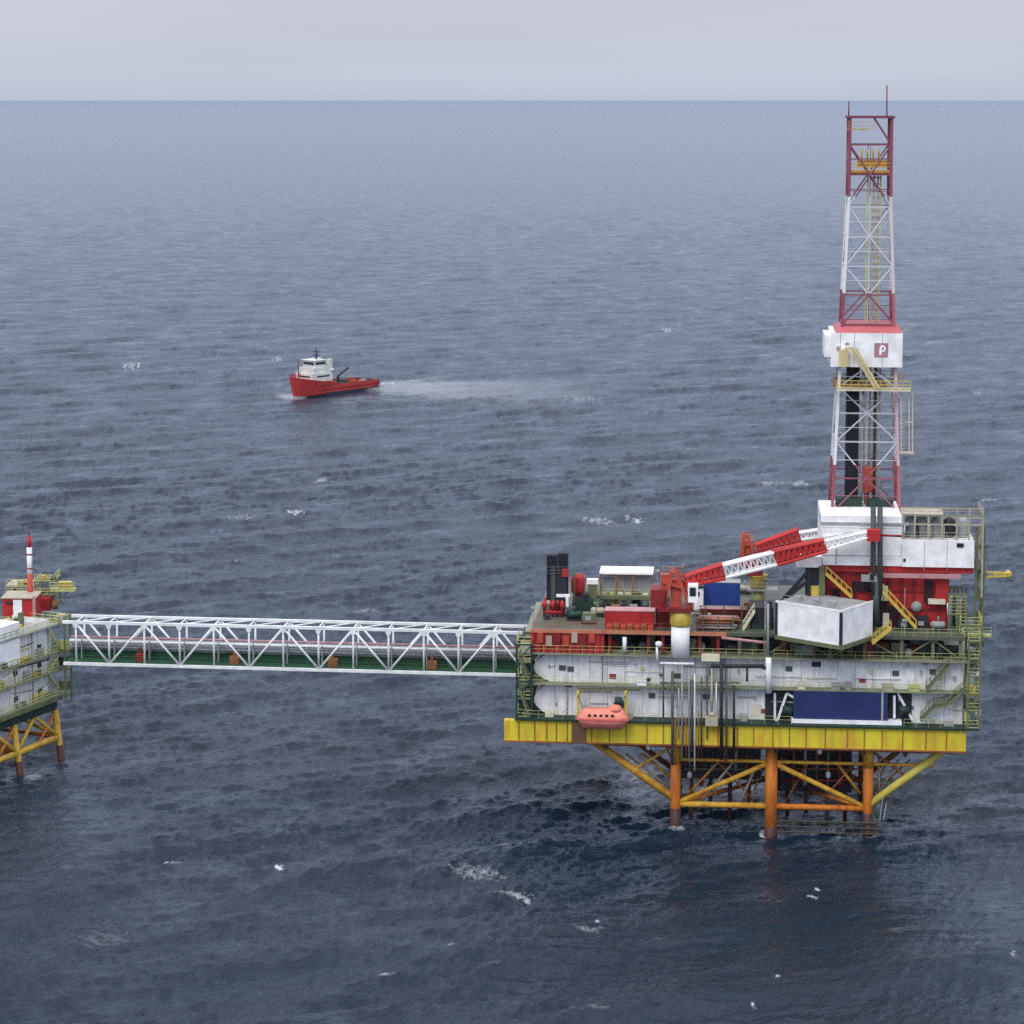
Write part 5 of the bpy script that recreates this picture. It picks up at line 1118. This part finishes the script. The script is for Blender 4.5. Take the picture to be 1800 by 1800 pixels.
# seams on the accommodation block and the windwall
for f in (.25, .5, .75):
    lq.part("panel_seam", qb(MB(), l1 * f - .012, l1 * f + .012, -.01, -.003, zq, zq + hq), WHITE, wq)
for f in (.2, .4, .6, .8):
    u = a0.x + (a1.x - a0.x) * f if False else (P(1461,1,v0w).x * (1 - f) + P(1586,1,v0w).x * f)
    if abs(f - .6) > .05: dk.part("panel_seam", MB().box(u - .03, u + .03, v0w - .03, v0w - .003, P(1461, 646, v0w).z, P(1461, 585, v0w).z), GREY, wb)

# pipework and lockers along the left platform's walkways and roof
random.seed(31)
for z in lv_[:-1]:
    for i in range(12):
        u = random.uniform(1, 22); m_ = random.choice((OLIVE, OLIVED, GREY, STAIR, GREEND, TAN))
        if i % 3: lp.part("deck_locker", MB().box(u, u + random.uniform(.5, 1.6), -.75, -.2, z + .01, z + random.uniform(.5, 1.5)), m_)
        else: lp.bar("service_pipe", (u, -.8, z + random.uniform(1.6, 2.6)), (u + random.uniform(3, 8), -.8, z + random.uniform(1.6, 2.6)), .09, m_, n=6)
for i in range(5): lp.bar("down_pipe", (1.5 + i * 4.3, -.75, lv_[0]), (1.5 + i * 4.3, -.75, lv_[-1]), .09, (OLIVE, GREY)[i % 2], n=6)
lp.part("corner_stair", MB().beam((-.9, -.3, lv_[0]), (2.4, -.3, lv_[1]), .2, .3).beam((2.4, -.3, lv_[1]), (-.9, -.3, lv_[2]), .2, .3).beam((-.9, -.3, lv_[2]), (2.4, -.3, lv_[3]), .2, .3), OLIVE)
for i in range(14):
    u, v = random.uniform(1.6, 10), random.uniform(-13, -2); lp.part("roof_gear", MB().box(u, u + random.uniform(.4, 1.4), v, v + random.uniform(.4, 1.2), lv_[-1] + .01, lv_[-1] + random.uniform(.5, 2.4)), random.choice((OLIVE, TAN, GREEND, STAIR, GREY, CREAM, OLIVED)))
for i, (x, y, z, w_, m_) in enumerate(((.48, 3, 2.62, 1.2, GREYP), (.36, -3.4, 2.62, 1, DARK), (.20, -2, 2.62, 1.4, RUST), (.15, 2.5, 2.62, 1, GREY), (.30, 3.2, 2.62, 1.1, REDO))):
    sh.part("deck_gear", MB().box(Ls*x - w_, Ls*x + w_, y - .7, y + .7, z + .01, z + 1.2 + .3 * (i % 3)), m_)
for i, x in enumerate((.64, .70, .76)): sh.part("railing", MB().rail([(Ls*.60, -BW*.82, 8.41), (Ls*.86, -BW*.82, 8.41)], 1.0, 2, .06), SHIPW) if i == 0 else sh.part("deck_fitting", MB().box(Ls*x, Ls*x + 1.2, -BW*.8, -BW*.72, 8.41, 9.3), (REDO, DARK)[i % 2])

for o_ in list(C.objects):
    if o_.parent is None and o_.get('category') in ('ship', 'cargo box'): o_.scale = (.98, .94, .9); o_.location.z *= .9
